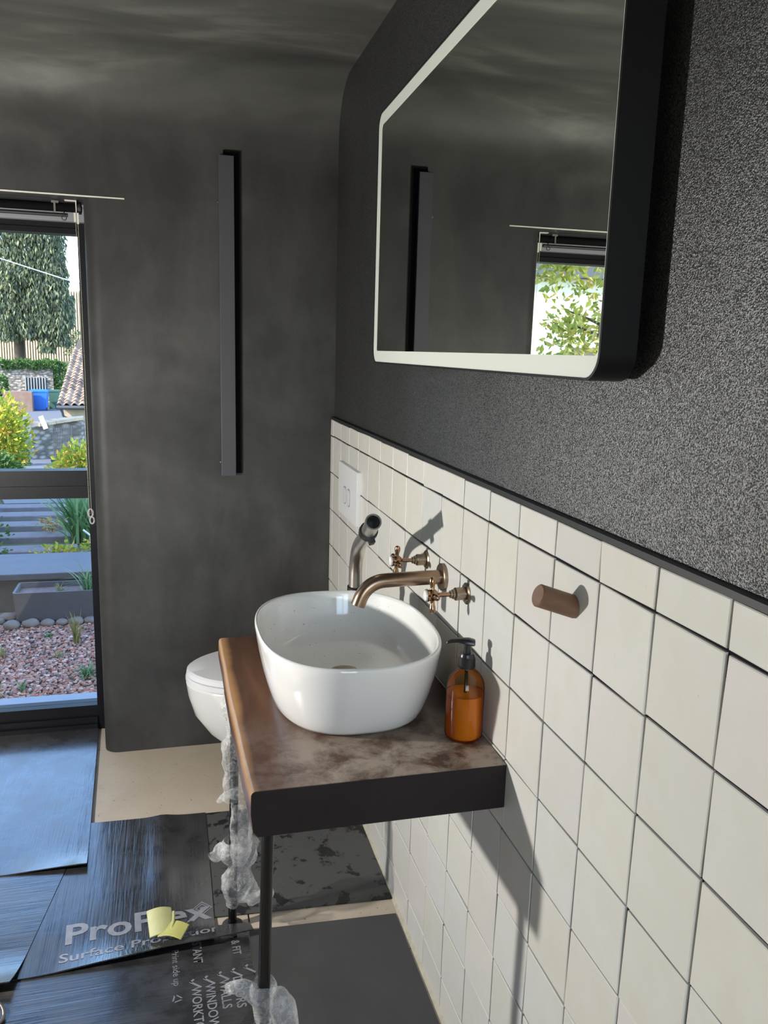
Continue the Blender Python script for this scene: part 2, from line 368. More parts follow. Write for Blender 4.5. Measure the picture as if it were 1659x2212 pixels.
M_yellow2 = simple('pale_tape_face', (0.52, 0.52, 0.25), 0.45, 0.2, 40)
M_hook = simple('grey_metal', (0.30, 0.28, 0.26), 0.35, metal=0.8)
M_bead_w = simple('bead_white', (0.75, 0.72, 0.55), 0.4)
M_clear = simple('clear_plastic', (0.6, 0.6, 0.6), 0.1, alpha=0.55)

# outdoor materials
def m_leaf(name, stops, rough=0.5):
    t = NT(name); g = t.n('ShaderNodeNewGeometry'); t.set(col=t.ramp(g.outputs['Random Per Island'], stops), rough=rough, spec=0.3)
    tl = t.n('ShaderNodeBsdfTranslucent'); t.l(t.p.inputs['Base Color'].links[0].from_socket, tl.inputs[0]); mx = t.n('ShaderNodeMixShader'); mx.inputs[0].default_value = 0.3
    t.l(t.p.outputs[0], mx.inputs[1]); t.l(tl.outputs[0], mx.inputs[2]); t.l(mx.outputs[0], t.out.inputs[0]); return t.m
L_yellow = m_leaf('leaf_yellow_green', [(0, (0.16, 0.26, 0.03)), (0.45, (0.38, 0.44, 0.05)), (0.75, (0.62, 0.50, 0.07)), (1, (0.66, 0.38, 0.08))])
L_green = m_leaf('leaf_green', [(0, (0.03, 0.08, 0.02)), (0.6, (0.08, 0.17, 0.04)), (1, (0.16, 0.26, 0.06))])
L_orange = m_leaf('leaf_autumn', [(0, (0.45, 0.22, 0.05)), (0.5, (0.50, 0.38, 0.08)), (1, (0.35, 0.12, 0.08))])
L_conifer = m_leaf('leaf_conifer', [(0, (0.04, 0.055, 0.045)), (0.5, (0.12, 0.15, 0.095)), (0.8, (0.24, 0.27, 0.14)), (1, (0.34, 0.33, 0.17))])
L_strap = m_leaf('leaf_strap', [(0, (0.07, 0.16, 0.06)), (0.6, (0.14, 0.28, 0.11)), (1, (0.26, 0.40, 0.20))])
L_dry = m_leaf('leaf_straw', [(0, (0.30, 0.22, 0.10)), (0.6, (0.36, 0.34, 0.14)), (1, (0.20, 0.26, 0.07))])
L_tree = m_leaf('leaf_maple', [(0, (0.22, 0.27, 0.05)), (0.6, (0.50, 0.50, 0.11)), (1, (0.70, 0.52, 0.18))])
M_bark = simple('bark', (0.085, 0.06, 0.045), 0.9, 0.4, 20)
def m_gravel():
    t = NT('gravel_stones'); g = t.n('ShaderNodeNewGeometry')
    t.set(col=t.ramp(g.outputs['Random Per Island'], [(0, (0.14, 0.09, 0.075)), (0.3, (0.40, 0.28, 0.24)), (0.55, (0.42, 0.16, 0.11)), (0.8, (0.52, 0.30, 0.24)), (1, (0.70, 0.56, 0.48))]), rough=0.8); return t.m
M_gravel = m_gravel()
M_soil = simple('gravel_soil', (0.19, 0.14, 0.125), 0.95, 0.5, 60)
M_slate = simple('dark_slate', (0.075, 0.08, 0.10), 0.55, 0.3, 12)
M_slatewall = simple('dark_wall_face', (0.06, 0.06, 0.062), 0.8, 0.5, 20)
M_planter = simple('grey_planter', (0.10, 0.095, 0.11), 0.6, 0.15, 15)
M_cobble = simple('cobble', (0.22, 0.19, 0.175), 0.7, 0.4, 25)
M_sleeper = simple('weathered_timber', (0.16, 0.14, 0.15), 0.85, 0.35, 14)
M_grass = simple('rough_ground', (0.075, 0.09, 0.035), 0.95, 0.6, 3)
M_tarmac = simple('tarmac', (0.12, 0.12, 0.135), 0.9, 0.15, 6)
def m_stone():
    t = NT('rubble_stone'); v = t.n('ShaderNodeTexVoronoi'); v.inputs['Scale'].default_value = 5.0; t.l(t.mapv(t.co.outputs['Object'], (1, 1, 1.9)), v.inputs['Vector'])
    c = t.mix(t.ramp(v.outputs['Distance'], [(0.25, 0.0), (0.6, 1.0)]), t.mix(t.noise(7), (0.30, 0.24, 0.21), (0.46, 0.40, 0.35)), (0.14, 0.12, 0.10))
    t.set(col=c, rough=0.9); t.bump(v.outputs['Distance'], 0.8, 0.05); return t.m
M_stone = m_stone()
M_sand = simple('sunny_sandstone', (0.48, 0.36, 0.24), 0.9, 0.3, 5)
M_pantile = None
def m_pant():
    t = NT('clay_pantile'); oi = t.n('ShaderNodeObjectInfo'); c = t.ramp(oi.outputs['Random'], [(0, (0.17, 0.11, 0.08)), (0.5, (0.30, 0.20, 0.14)), (1, (0.42, 0.30, 0.20))])
    t.set(col=t.mix(t.ramp(t.noise(14, 4), [(0.55, 0.0), (0.7, 0.7)]), c, (0.50, 0.47, 0.40)), rough=0.9); return t.m
M_pantile = m_pant()
M_binblue = simple('blue_bin_plastic', (0.035, 0.17, 0.62), 0.4)
M_bingreen = simple('green_bin_plastic', (0.05, 0.12, 0.085), 0.45)
M_white = simple('white_paint', (0.80, 0.79, 0.75), 0.6)
M_iron = simple('grey_iron', (0.07, 0.07, 0.075), 0.6)
M_slatwood = simple('pale_larch', (0.62, 0.48, 0.30), 0.8, 0.3, 3)
M_render = simple('pale_house_render', (0.72, 0.68, 0.58), 0.85, 0.06, 2)
M_paneDark = simple('far_window_pane', (0.05, 0.06, 0.07), 0.1)
M_cable = simple('grey_cable', (0.42, 0.42, 0.45), 0.5)
M_ext = simple('outer_render', (0.5, 0.48, 0.44), 0.9)

# ------------------------------------------------------------------ room shell
YB = 2.16; ZC = 2.29; XL = -2.45; YF = -2.0; XR = 0.012
TT = 0.132
# floor base and limestone tiles
fl = struct('floor', box(B(), XL, 0.02, YF, 2.43, -0.12, -0.012), M_joint)
xs = [-0.385+0.6*k for k in range(-4, 2)]; ys = [2.19+0.6*k for k in range(-7, 2)]
for i in range(len(xs)-1):
    for j in range(len(ys)-1):
        x0, x1, y0, y1 = max(xs[i], XL)+0.002, min(xs[i+1], 0.006)-0.002, max(ys[j], YF)+0.002, min(ys[j+1], 2.37)-0.002
        if x1-x0 < 0.02 or y1-y0 < 0.02: continue
        obj('floor_tile', box(B(), x0, x1, y0, y1, -0.014, 0.0), M_lime, fl)
# right wall: plaster above, grout bed below with the glazed tiles
wr = struct('wall_right', box(B(), XR, 0.22, YF, YB+0.3, 1.2, ZC+0.25), M_right)
obj('grout_bed', box(B(), 0.0045, 0.22, YF, YB+0.3, -0.12, 1.2), M_grout, wr)
def tile_bm(w, h, j):
    bm = B(); g = 0.0017; bev = 0.0016
    hw, hh = w/2-g, h/2-g
    cs = [(-1, -1), (1, -1), (1, 1), (-1, 1)]
    jit = [(random.uniform(-j, j), random.uniform(-j, j)) for _ in cs]
    def ring(x, ins): return [bm.verts.new((x, (hw-ins)*a+p, (hh-ins)*b+q)) for (a, b), (p, q) in zip(cs, jit)]
    f = ring(0, bev); m1 = ring(0.0012, 0.0003); bk = ring(0.010, 0)
    bm.faces.new(f[::-1])
    for a, b in ((f, m1), (m1, bk)):
        for i in range(4): bm.faces.new((a[i], a[(i+1) % 4], b[(i+1) % 4], b[i]))
    return bm
variants = []
zrows = [0.0] + [0.086+TT*k for k in range(9)] + [1.2]      # row joints from the floor up
ncol = 0
for k in range(-7, 17):
    y0 = k*TT; y1 = min((k+1)*TT, YB)
    if y1-y0 < 0.01: continue
    for r in range(len(zrows)-1):
        z0, z1 = zrows[r], zrows[r+1]
        full = abs(y1-y0-TT) < 1e-4 and abs(z1-z0-TT) < 1e-4
        if full and len(variants) >= 14: me = random.choice(variants)
        else:
            bm = tile_bm(y1-y0, z1-z0, 0.0011); bmesh.ops.recalc_face_normals(bm, faces=bm.faces[:]); me = bpy.data.meshes.new('tile'); bm.to_mesh(me); bm.free(); me.materials.append(M_tile)
            if full: variants.append(me)
        o = bpy.data.objects.new('tile', me); C.objects.link(o); o.parent = wr
        o.location = (random.uniform(-0.0006, 0.0006), (y0+y1)/2, (z0+z1)/2)
        o.rotation_euler = (random.gauss(0, 0.0035), random.gauss(0, 0.006), random.gauss(0, 0.006))
struct('trim_1', box(B(), -0.0012, XR+0.002, YF, YB, 1.2, 1.2085), M_trimblack)
# sealant bead where tile meets floor
bm = B(); n = 90
rings = []
for i in range(n+1):
    y = -0.9+(YB+0.9)*i/n; w = 0.008+0.004*noise.noise(Vector((y*9, 3, 0)))+0.002*noise.noise(Vector((y*40, 7, 0)))
    rings.append([(0.002, y, 0), (-w, y, 0.0), (-w*0.7, y, w*0.4), (0.002, y, w*0.9+0.004)])
skin_rings(bm, rings, closed=True, cap0=True, cap1=True)
struct('trim_2', bm, M_seal, smooth=40)

# back wall: coved top, bullnose at the window reveal (built as one profile shell)
XE = -0.805; rb = 0.05; rc = 0.17
bm = B()
plan = [(0.02, YB)]
plan.append((XE+rb, YB))
for k in range(1, 9):
    a = PI/2*k/8; plan.append((XE+rb-rb*math.sin(a), YB+rb-rb*math.cos(a)))
plan.append((XE, 2.46)); plan += [(0.02, 2.46)]
prism(bm, [(x, y) for x, y in plan], 'z', -0.1, 1.89)
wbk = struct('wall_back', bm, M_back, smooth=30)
# upper part over window and room width, with the cove
prof = [(2.46, 1.89), (YB, 1.89), (YB, ZC-rc)]
for k in range(1, 11):
    a = PI/2*k/10; prof.append((YB-rc+rc*math.cos(a), ZC-rc+rc*math.sin(a)))
prof += [(YB-rc, ZC+0.25), (2.46, ZC+0.25)]
bm = B(); prism(bm, prof, 'x', XL-0.2, 0.02)
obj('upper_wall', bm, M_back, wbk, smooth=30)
obj('left_pier', box(B(), XL-0.2, -1.80, YB, 2.46, -0.1, 1.89), M_back, wbk)
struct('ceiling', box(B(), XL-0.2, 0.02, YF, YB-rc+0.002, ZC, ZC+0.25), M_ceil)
struct('wall_left', box(B(), XL-0.25, XL, YF, YB, -0.1, ZC), M_back)
bm = B(); box(bm, XL-0.2, -1.05, YF-0.25, YF, -0.1, ZC+0.25); box(bm, -0.05, 0.2, YF-0.25, YF, -0.1, ZC+0.25); box(bm, -1.05, -0.05, YF-0.25, YF, -0.1, 0.6); box(bm, -1.05, -0.05, YF-0.25, YF, 2.1, ZC+0.25)
struct('wall_front', bm, M_back)
w2 = struct('added_window', box(B(), -1.05, -0.05, YF-0.14, YF-0.13, 0.6, 2.1), M_glass)  # assumed rear window, added so that the basin front gets light
bm = B()
for a in (-1.05, -0.575, -0.10): box(bm, a, a+0.05, YF-0.16, YF-0.11, 0.6, 2.1)
for a in (0.6, 2.05): box(bm, -1.05, -0.05, YF-0.159, YF-0.111, a, a+0.05)
obj('window_frame', bm, M_winframe, w2)
# white bead at the lintel edge
struct('trim_3', box(B(), -1.80, -0.677, YB-0.0025, YB+0.004, 1.8885, 1.8925), M_white_bead)

# window
wy0, wy1 = 2.365, 2.43
w1 = struct('window_1', box(B(), -0.842, -0.80, wy0, wy1, 0.0, 1.835), M_winframe)
obj('left_stile', box(B(), -1.80, -1.755, wy0, wy1, 0.0, 1.835), M_winframe, w1)
bm = B(); box(bm, -1.755, -0.842, wy0, wy1, 1.798, 1.835); box(bm, -1.755, -0.842, wy0-0.006, wy0, 1.808, 1.815); obj('head_rail', bm, M_winframe, w1)
bm = B(); box(bm, -1.755, -0.842, wy0, wy1, 0.893, 0.993); box(bm, -1.755, -0.842, wy0-0.008, wy0, 0.93, 0.938); obj('transom', bm, M_winframe, w1)
bm = B(); box(bm, -1.755, -0.842, wy0, wy1, 0.0, 0.098); box(bm, -1.755, -0.842, wy0-0.02, wy0, 0.0, 0.03); box(bm, -1.755, -0.842, wy0-0.01, wy0, 0.03, 0.055); obj('bottom_rail', bm, M_winframe, w1)
obj('outer_cill', box(B(), -1.80, -0.80, wy1, 2.52, 0.070, 0.085), simple('blue_grey_cill', (0.22, 0.24, 0.30), 0.4), w1)
obj('pane', box(B(), -1.755, -0.842, 2.395, 2.401, 0.993, 1.798), M_glass, w1)
obj('pane', box(B(), -1.755, -0.842, 2.395, 2.401, 0.098, 0.893), M_glass, w1)
obj('head_packer', box(B(), -1.80, -0.80, 2.335, wy1, 1.835, 1.89), M_packer, w1)

# ------------------------------------------------------------------ roller blind
rbz, rby = 1.868, 2.265
bl = thing('roller_blind', 'black rolled-up blind on a tube under the window lintel, with bead chain', 'blind', (-1.3, rby, 1.85))
obj('roller_tube', tube(B(), [(-1.77, rby, rbz), (-0.835, rby, rbz)], 0.014, 24), simple('black_blind_fabric', (0.004, 0.004, 0.005), 0.8, spec=0.1), bl, smooth=40)
obj('bottom_bar', tube(B(), [(-1.77, rby+0.012, rbz-0.022), (-0.86, rby+0.012, rbz-0.022)], 0.006, 12), M_trimblack, bl, smooth=40)
bm = B(); box(bm, -0.832, -0.829, rby-0.022, rby+0.02, rbz-0.02, rbz+0.021); box(bm, -0.865, -0.832, rby-0.022, rby-0.006, rbz+0.018, rbz+0.021)
obj('end_bracket', bm, M_white_bead, bl)
obj('sprocket', lathe(B(), (-0.829, rby, rbz), (1, 0, 0), [(0, 0.019), (0.012, 0.019), (0.014, 0.012)], 24), M_trimblack, bl, smooth=40)
bm = B(); obox(bm, (-0.895, rby-0.008, rbz+0.014), (1, 0, 0), (0, 1, 0), (0, 0, 1), 0.011, 0.006, 0.0035); box(bm, -0.899, -0.893, rby-0.0165, rby-0.0135, rbz-0.018, rbz+0.012); obj('fabric_clip', bm, M_hook, bl)
bm = B(); ring = [(-0.868+0.007*math.cos(2*PI*k/16), rby-0.02, 1.833+0.007*math.sin(2*PI*k/16)) for k in range(17)]; tube(bm, ring, 0.0013, 6); tube(bm, [(-0.868, rby-0.02, 1.84), (-0.868, rby-0.012, 1.856)], 0.002, 6); obj('pull_ring', bm, M_trimblack, bl, smooth=True)
bm = B(); box(bm, -0.838, -0.832, rby-0.026, rby-0.022, 1.822, 1.85); box(bm, -0.829, -0.823, rby-0.026, rby-0.022, 1.816, 1.85); obj('chain_guard', bm, M_white_bead, bl)
beads = []
for x0, y0 in ((-0.833, rby-0.023), (-0.827, rby-0.020)):
    nb = 240
    for i in range(nb):
        tt = i/(nb-1); beads.append(((x0+0.004*tt, y0+0.004*math.sin(tt*5), 1.845-(1.845-0.86)*tt), 0.0014, (1, 1, 1)))
tag(pebbles('bead_chain', beads, M_bead_w, bl, smooth=True), kind='stuff')
bm = B()
tube(bm, [(-0.826+0.008*math.cos(2*PI*k/14), rby-0.02, 0.862+0.014*math.sin(2*PI*k/14)) for k in range(15)], 0.003, 8)
tube(bm, [(-0.822+0.007*math.cos(2*PI*k/14), rby-0.02, 0.836+0.012*math.sin(2*PI*k/14)) for k in range(15)], 0.003, 8)
obj('chain_weight', bm, M_clear, bl, smooth=True)

# ------------------------------------------------------------------ wall light bar
wlb = thing('wall_light_bar', 'tall slim dark grey wall light bar on the plain plaster wall', 'wall light', (-0.36, 2.16, 1.0))
obj('bar_body', box(B(), -0.384, -0.335, 2.138, 2.158, 1.003, 2.043), M_bar, wlb, bev=(0.0015, 2))
tag(obj('shadow_plate', box(B(), -0.368, -0.3125, 2.1555, 2.163, 1.010, 2.062), simple('matt_black', (0.004, 0.004, 0.005), 0.8, spec=0.1), wlb), 'matt black plate standing in for the shadow of the bar')  # black strip modelled right of and above the bar to deepen its cast shadow
for z in (1.05, 1.90): obj('screw', lathe(B(), (-0.386, 2.148, z), (-1, 0, 0), [(0, 0.004), (0.003, 0.004), (0.004, 0.002)], 10), M_hook, wlb)

# ------------------------------------------------------------------ mirror
my0, my1, mz0, mz1, mx = 0.212, 1.420, 1.409, 2.012, -0.036
mi = thing('wall_mirror', 'large black-framed mirror with rounded corners and frosted white border band', 'mirror', (XR, my1, mz0))
mi.rotation_euler = (0, 0, -0.0140)      # hangs a touch off the wall at its near end
R0 = rrect(my0, my1, mz0, mz1, 0.036, 8); R1 = rrect(my0+0.0035, my1-0.0035, mz0+0.0035, mz1-0.0035, 0.0325, 8)
bm = B()
rings = [[(XR+0.001, a, b) for a, b in R0], [(mx, a, b) for a, b in R0], [(mx-0.0005, a, b) for a, b in R1], [(mx+0.008, a, b) for a, b in R1]]
skin_rings(bm, rings, cap0=True, cap1=True)
obj('frame', bm, M_frame, mi, smooth=30)
R2 = rrect(my0+0.008, my1-0.034, mz0+0.031, mz1-0.031, 0.010, 8)
bm = B()
A = [[bm.verts.new((mx+0.0015, a, b)) for a, b in R1], [bm.verts.new((mx+0.0015, a, b)) for a, b in R2], [bm.verts.new((mx+0.004, a, b)) for a, b in R2], [bm.verts.new((mx+0.004, a, b)) for a, b in R1]]
for p, q in ((0, 1), (1, 2), (2, 3), (3, 0)):
    for i in range(len(R1)):
        j = (i+1) % len(R1); bm.faces.new((A[p][i], A[p][j], A[q][j], A[q][i]))
tag(obj('frosted_border', bm, M_frost, mi), 'frosted white band around the mirror glass')
bm = B(); prism(bm, R1, 'x', mx+0.0022, mx+0.007); obj('mirror_glass', bm, M_mirror, mi)

# ------------------------------------------------------------------ flush plate, peg
fp = thing('flush_plate', 'square-edged white flush plate with two small buttons on the tiles', 'flush plate', (0, 1.81, 0.912))
bm = B(); prism(bm, rrect(1.672, 1.948, 0.912, 1.080, 0.004, 3), 'x', -0.013, 0.0); obj('cover_plate', bm, M_plate, fp, bev=(0.0012, 2))
for y in (1.766, 1.823):
    bm = B(); prism(bm, rrect(y, y+0.034, 0.958, 1.008, 0.013, 5), 'x', -0.0165, -0.012); obj('flush_button', bm, simple('button_white', (0.74, 0.74, 0.76), 0.3) if y < 1.8 else MATS['button_white'], fp, bev=(0.001, 2))
    bm = B(); pr = rrect(y-0.0035, y+0.0375, 0.9545, 1.0115, 0.015, 5); pi_ = rrect(y-0.0008, y+0.0348, 0.9572, 1.0088, 0.0138, 5)
    skin_rings(bm, [[(-0.0131, a, b) for a, b in pr], [(-0.0148, a, b) for a, b in pr], [(-0.0148, a, b) for a, b in pi_], [(-0.0131, a, b) for a, b in pi_]], loop=True)
    obj('button_surround', bm, simple('surround_grey', (0.42, 0.42, 0.44), 0.3) if y < 1.8 else MATS['surround_grey'], fp)
pegb = Vector((0.002, 0.326, 1.087)); pegd = Vector((-0.06, 0.0, 0.021)).normalized()
tag(obj('wall_peg', lathe(B(), pegb, pegd, [(0, 0.0165), (0.001, 0.0165), (0.0615, 0.0165), (0.0632, 0.0148)], 32), M_peg, smooth=30, loc=pegb), 'round walnut peg hook sticking out of the white tiles', 'hook')

# ------------------------------------------------------------------ toilet (hung on the right wall)
tcx = 1.82
def dsec(front, hw, z, back=-0.004, n=24):
    """plan section: straight back on the wall, elliptical front towards -x"""
    out = []; k0 = -0.16 if front < -0.30 else back-0.3*(back-front)
    out.append((back, tcx-hw*0.86, z))
    for k in range(n+1):
        a = -PI/2+PI*k/n
        out.append((k0-(k0-front)*abs(math.cos(a))**0.86, tcx+hw*math.sin(a), z))
    out.append((back, tcx+hw*0.86, z)); return out
to = thing('toilet', 'white wall-hung toilet with closed lid, half hidden by the wooden worktop', 'toilet', (0, tcx, 0.0))
bm = B()
secs = [(-0.13, 0.075, 0.085), (-0.20, 0.10, 0.092), (-0.29, 0.125, 0.115), (-0.385, 0.148, 0.165), (-0.455, 0.165, 0.225), (-0.497, 0.176, 0.285), (-0.515, 0.182, 0.345), (-0.522, 0.185, 0.392), (-0.516, 0.182, 0.397)]
skin_rings(bm, [dsec(*s) for s in secs], cap0=True, cap1=True); obj('bowl', bm, M_toilet, to, smooth=45)
bm = B(); skin_rings(bm, [dsec(f, h, z, -0.05) for f, h, z in ((-0.518, 0.182, 0.3985), (-0.523, 0.186, 0.401), (-0.523, 0.186, 0.414), (-0.519, 0.183, 0.4165))], cap0=True, cap1=True); obj('seat', bm, M_seat, to, smooth=30)
bm = B(); skin_rings(bm, [dsec(f, h, z, -0.05) for f, h, z in ((-0.515, 0.18, 0.4185), (-0.521, 0.185, 0.4215), (-0.519, 0.184, 0.434), (-0.511, 0.179, 0.439), (-0.45, 0.15, 0.4415))], cap0=True, cap1=True); obj('lid', bm, M_seat, to, smooth=30)
for s in (-0.08, 0.08): obj('hinge', tube(B(), [(-0.035, tcx+s-0.02, 0.417), (-0.035, tcx+s+0.02, 0.417)], 0.012, 14), M_plate, to, smooth=40)

# ------------------------------------------------------------------ wash stand: slab with two pipe legs
zt = 0.743; th = 0.082
ws = thing('wash_stand', 'dark walnut slab worktop on thin black pipe legs against the tiles', 'worktop', (0, 0.88, 0.0))
ROOT[ws.name] = Vector((0, 0, zt)); ws.location = (0, 0, zt)
bm = B(); n = 40; rings = []
for i in range(n+1):
    y = 0.514+(1.238-0.514)*i/n
    xl = -0.443-0.008*min(1, (y-0.514)/0.35)+0.002*noise.noise(Vector((y*7, 0, 0)))
    d = 0.006
    rings.append([(-0.0015, y, zt-th), (xl+0.012, y, zt-th), (xl+0.004, y, zt-th+0.01), (xl+0.001*math.sin(y*30), y, zt-th*0.5), (xl+0.001, y, zt-0.007), (xl+0.003, y, zt-0.0025), (xl+0.008, y, zt), (-0.0015, y, zt)])
skin_rings(bm, rings, cap0=True, cap1=True)
for f in bm.faces:
    f.material_index = 1 if len(f.verts) > 4 else 0
slab = obj('slab', bm, [M_wood, M_end], ws, smooth=45, bev=(0.002, 2))
for nm, x, y, tx in (('front', -0.409, 0.553, -0.424), ('rear', -0.416, 1.165, -0.428)):
    lg = obj('leg', tube(B(), [(x, y, zt-th-0.0005), (tx, y, 0.002)], 0.0107, 24), M_blackmetal, ws, smooth=40)
    obj('top_flange', lathe(B(), (x, y, zt-th), (0, 0, -1), [(0, 0.028), (0.003, 0.028), (0.004, 0.018), (0.02, 0.015)] if nm == 'rear' else [(0, 0.0112), (0.002, 0.0112)], 24), M_blackmetal, lg, smooth=40)
    zf = 0.0005 if nm == 'rear' else 0.0042
    obj('floor_flange', lathe(B(), (tx, y, zf), (0, 0, 1), [(0, 0.026), (0.005, 0.026), (0.0065, 0.024), (0.007, 0.0145), (0.012, 0.0135)], 28), M_flange, lg, smooth=40)

# ------------------------------------------------------------------ basin
bc = Vector((-0.217, 0.862)); ax_, ay_ = 0.180, 0.243
def sup(s, z, n=72, e=2.55, ox=0.0):
    out = []
    for k in range(n):
        a = 2*PI*k/n; c, d = math.cos(a), math.sin(a)
        out.append((bc.x+ax_*s*math.copysign(abs(c)**(2/e), c), bc.y+(ay_*s)*math.copysign(abs(d)**(2/e), d), z))
    return out
bs = thing('vessel_basin', 'white oval vessel basin standing on the walnut worktop', 'basin', (bc.x, bc.y, zt))
prof = [(0.70, 0.7438), (0.76, 0.7438), (0.80, 0.7465), (0.83, 0.754), (0.87, 0.774), (0.915, 0.803), (0.955, 0.838), (0.985, 0.872), (0.995, 0.884), (0.994, 0.8885), (0.986, 0.8915), (0.972, 0.8922), (0.957, 0.8905), (0.948, 0.886), (0.940, 0.876), (0.918, 0.850), (0.885, 0.825), (0.82, 0.803), (0.70, 0.790), (0.52, 0.782), (0.32, 0.778), (0.10, 0.776)]
bm = B(); skin_rings(bm, [sup(s, z, e=2.55 if s > 0.6 else 2.2) for s, z in prof], cap0=True, cap1=True)
bm.faces.ensure_lookup_table()
for f in bm.faces:
    c = f.calc_center_median()
    f.material_index = 1 if (c.z < 0.8895 and min(v.co.z for v in f.verts) > 0.7755 and f.normal.z >= -1 and (((c.x-bc.x)/ax_)**2+((c.y-bc.y)/ay_)**2) < (0.86 if c.z < 0.85 else 0.93)**2 and c.z > 0.775 and False) else 0
basin = obj('bowl', bm, [M_ceramic, M_basin_in], bs, smooth=50)
for p in basin.data.polygons:
    # faces of the inner surface (profile rings past the rim)
    if p.index >= 72*13 and p.index < 72*21+2: p.material_index = 1
dr = obj('drain_cover', lathe(B(), (bc.x, bc.y, 0.777), (0, 0, 1), [(0, 0.034), (0.004, 0.034), (0.010, 0.033), (0.0145, 0.030), (0.0175, 0.022), (0.0185, 0.008)], 32), M_bronze2, bs, smooth=30)

# ------------------------------------------------------------------ tap spout and two cross-handle valves
sy, sz = 0.889, 0.975
sp = thing('tap_spout', 'brushed bronze wall-mounted tap spout curving down over the basin', 'tap', (0, sy, sz))
obj('wall_flange', lathe(B(), (0.002, sy, sz), (-1, 0, 0), [(0, 0.0290), (0.009, 0.0290), (0.0108, 0.0270), (0.0112, 0.018)], 40), M_bronze2, sp, smooth=30)
path = [(-0.006, sy, sz), (-0.05, sy, sz-0.0005), (-0.10, sy, sz-0.0015), (-0.128, sy, sz-0.0025)]
for k in range(1, 9):
    a = math.radians(68)*k/8; path.append((-0.128-0.055*math.sin(a), sy, sz-0.0025-0.055*(1-math.cos(a))))
e = path[-1]; path.append((e[0]-0.006, sy, e[2]-0.016))
obj('spout_tube', tube(B(), path, 0.0152, 28, r_in=0.0125), M_bronze, sp, smooth=40)
def valve(y, z, label, rotx):
    v = thing('cross_handle_valve', label, 'tap valve', (0, y, z), 'tap valves')
    c = (0, y, z); A = (-1, 0, 0)
    obj('wall_flange', lathe(B(), (0.002, y, z), A, [(0, 0.0215), (0.004, 0.0215), (0.0065, 0.0185), (0.007, 0.013)], 28), M_bronze2, v, smooth=30)
    obj('valve_body', lathe(B(), c, A, [(0.004, 0.0125), (0.024, 0.0128), (0.0255, 0.0115), (0.026, 0.0095), (0.030, 0.0095), (0.0305, 0.0075), (0.035, 0.0075)], 24), M_bronze2, v, smooth=30)
    obj('stem', lathe(B(), c, A, [(0.033, 0.0045), (0.058, 0.0045), (0.060, 0.0068), (0.063, 0.0068)], 18), M_copper, v, smooth=30)
    hd = obj('cross_handle', lathe(B(), c, A, [(0.060, 0.007), (0.064, 0.0105), (0.070, 0.0115), (0.077, 0.0108), (0.080, 0.0125), (0.083, 0.0125)], 24), M_copper, v, smooth=30)
    for k in range(4):
        a = rotx+PI/2*k; d = Vector((0, math.cos(a), math.sin(a)))
        obj('handle_arm', lathe(B(), Vector((-0.0705, y, z))+d*0.008, d, [(0, 0.0055), (0.005, 0.0042), (0.010, 0.0045), (0.016, 0.0062), (0.021, 0.0064), (0.0255, 0.0048), (0.0275, 0.001)], 16), M_copper, hd, smooth=40)
    obj('index_cap', lathe(B(), c, A, [(0.0825, 0.0108), (0.086, 0.0102), (0.088, 0.007), (0.0885, 0.002)], 24), M_cap, hd, smooth=30)
valve(1.008, 0.982, 'bronze cross-handle valve beside the bent steel pipe', math.radians(97))
valve(0.750, 0.980, 'bronze cross-handle valve on the soap bottle side of the spout', math.radians(83))

# ------------------------------------------------------------------ bent steel pipe behind the basin
pp = thing('bent_waste_pipe', 'bent steel waste pipe with black rubber collars behind the basin', 'pipe', (-0.122, 1.182, zt))
ctrl = [(-0.122, 1.182, zt+0.001), (-0.124, 1.178, 0.86), (-0.127, 1.165, 0.935), (-0.131, 1.120, 0.990), (-0.140, 1.015, 1.040), (-0.150, 0.915, 1.092)]
pth = smooth_path(ctrl, 7)
pipe = obj('pipe_tube', tube(B(), pth, 0.0164, 28, r_in=0.0142), M_steel, pp, smooth=40)
t_ = (Vector(ctrl[-1])-Vector(ctrl[-2])).normalized()
pc = Vector(ctrl[-2])+t_*0.035
obj('rubber_collar', lathe(B(), pc-t_*0.012, t_, [(0, 0.0166), (0.001, 0.0202), (0.008, 0.0208), (0.016, 0.0196), (0.022, 0.0202), (0.023, 0.0166)], 28), M_rubber, pp, smooth=30)
dn = (Vector((0.25, -0.25, -1))-t_*Vector((0.25, -0.25, -1)).dot(t_)).normalized()
bm = B(); obox(bm, pc+dn*0.022, t_, t_.cross(dn), dn, 0.012, 0.006, 0.007); obj('clamp_lug', bm, M_rubber, pp, bev=(0.0015, 2))
obj('end_lip', tube(B(), [Vector(ctrl[-1])-t_*0.006, Vector(ctrl[-1])+t_*0.0005], 0.0174, 28, r_in=0.0143), M_steel, pp, smooth=30)
obj('base_collar', lathe(B(), (-0.1245, 1.1775, 0.862), (0, -0.1, 1), [(0, 0.0166), (0.001, 0.0205), (0.014, 0.0205), (0.016, 0.0166)], 28), M_rubber, pp, smooth=30)

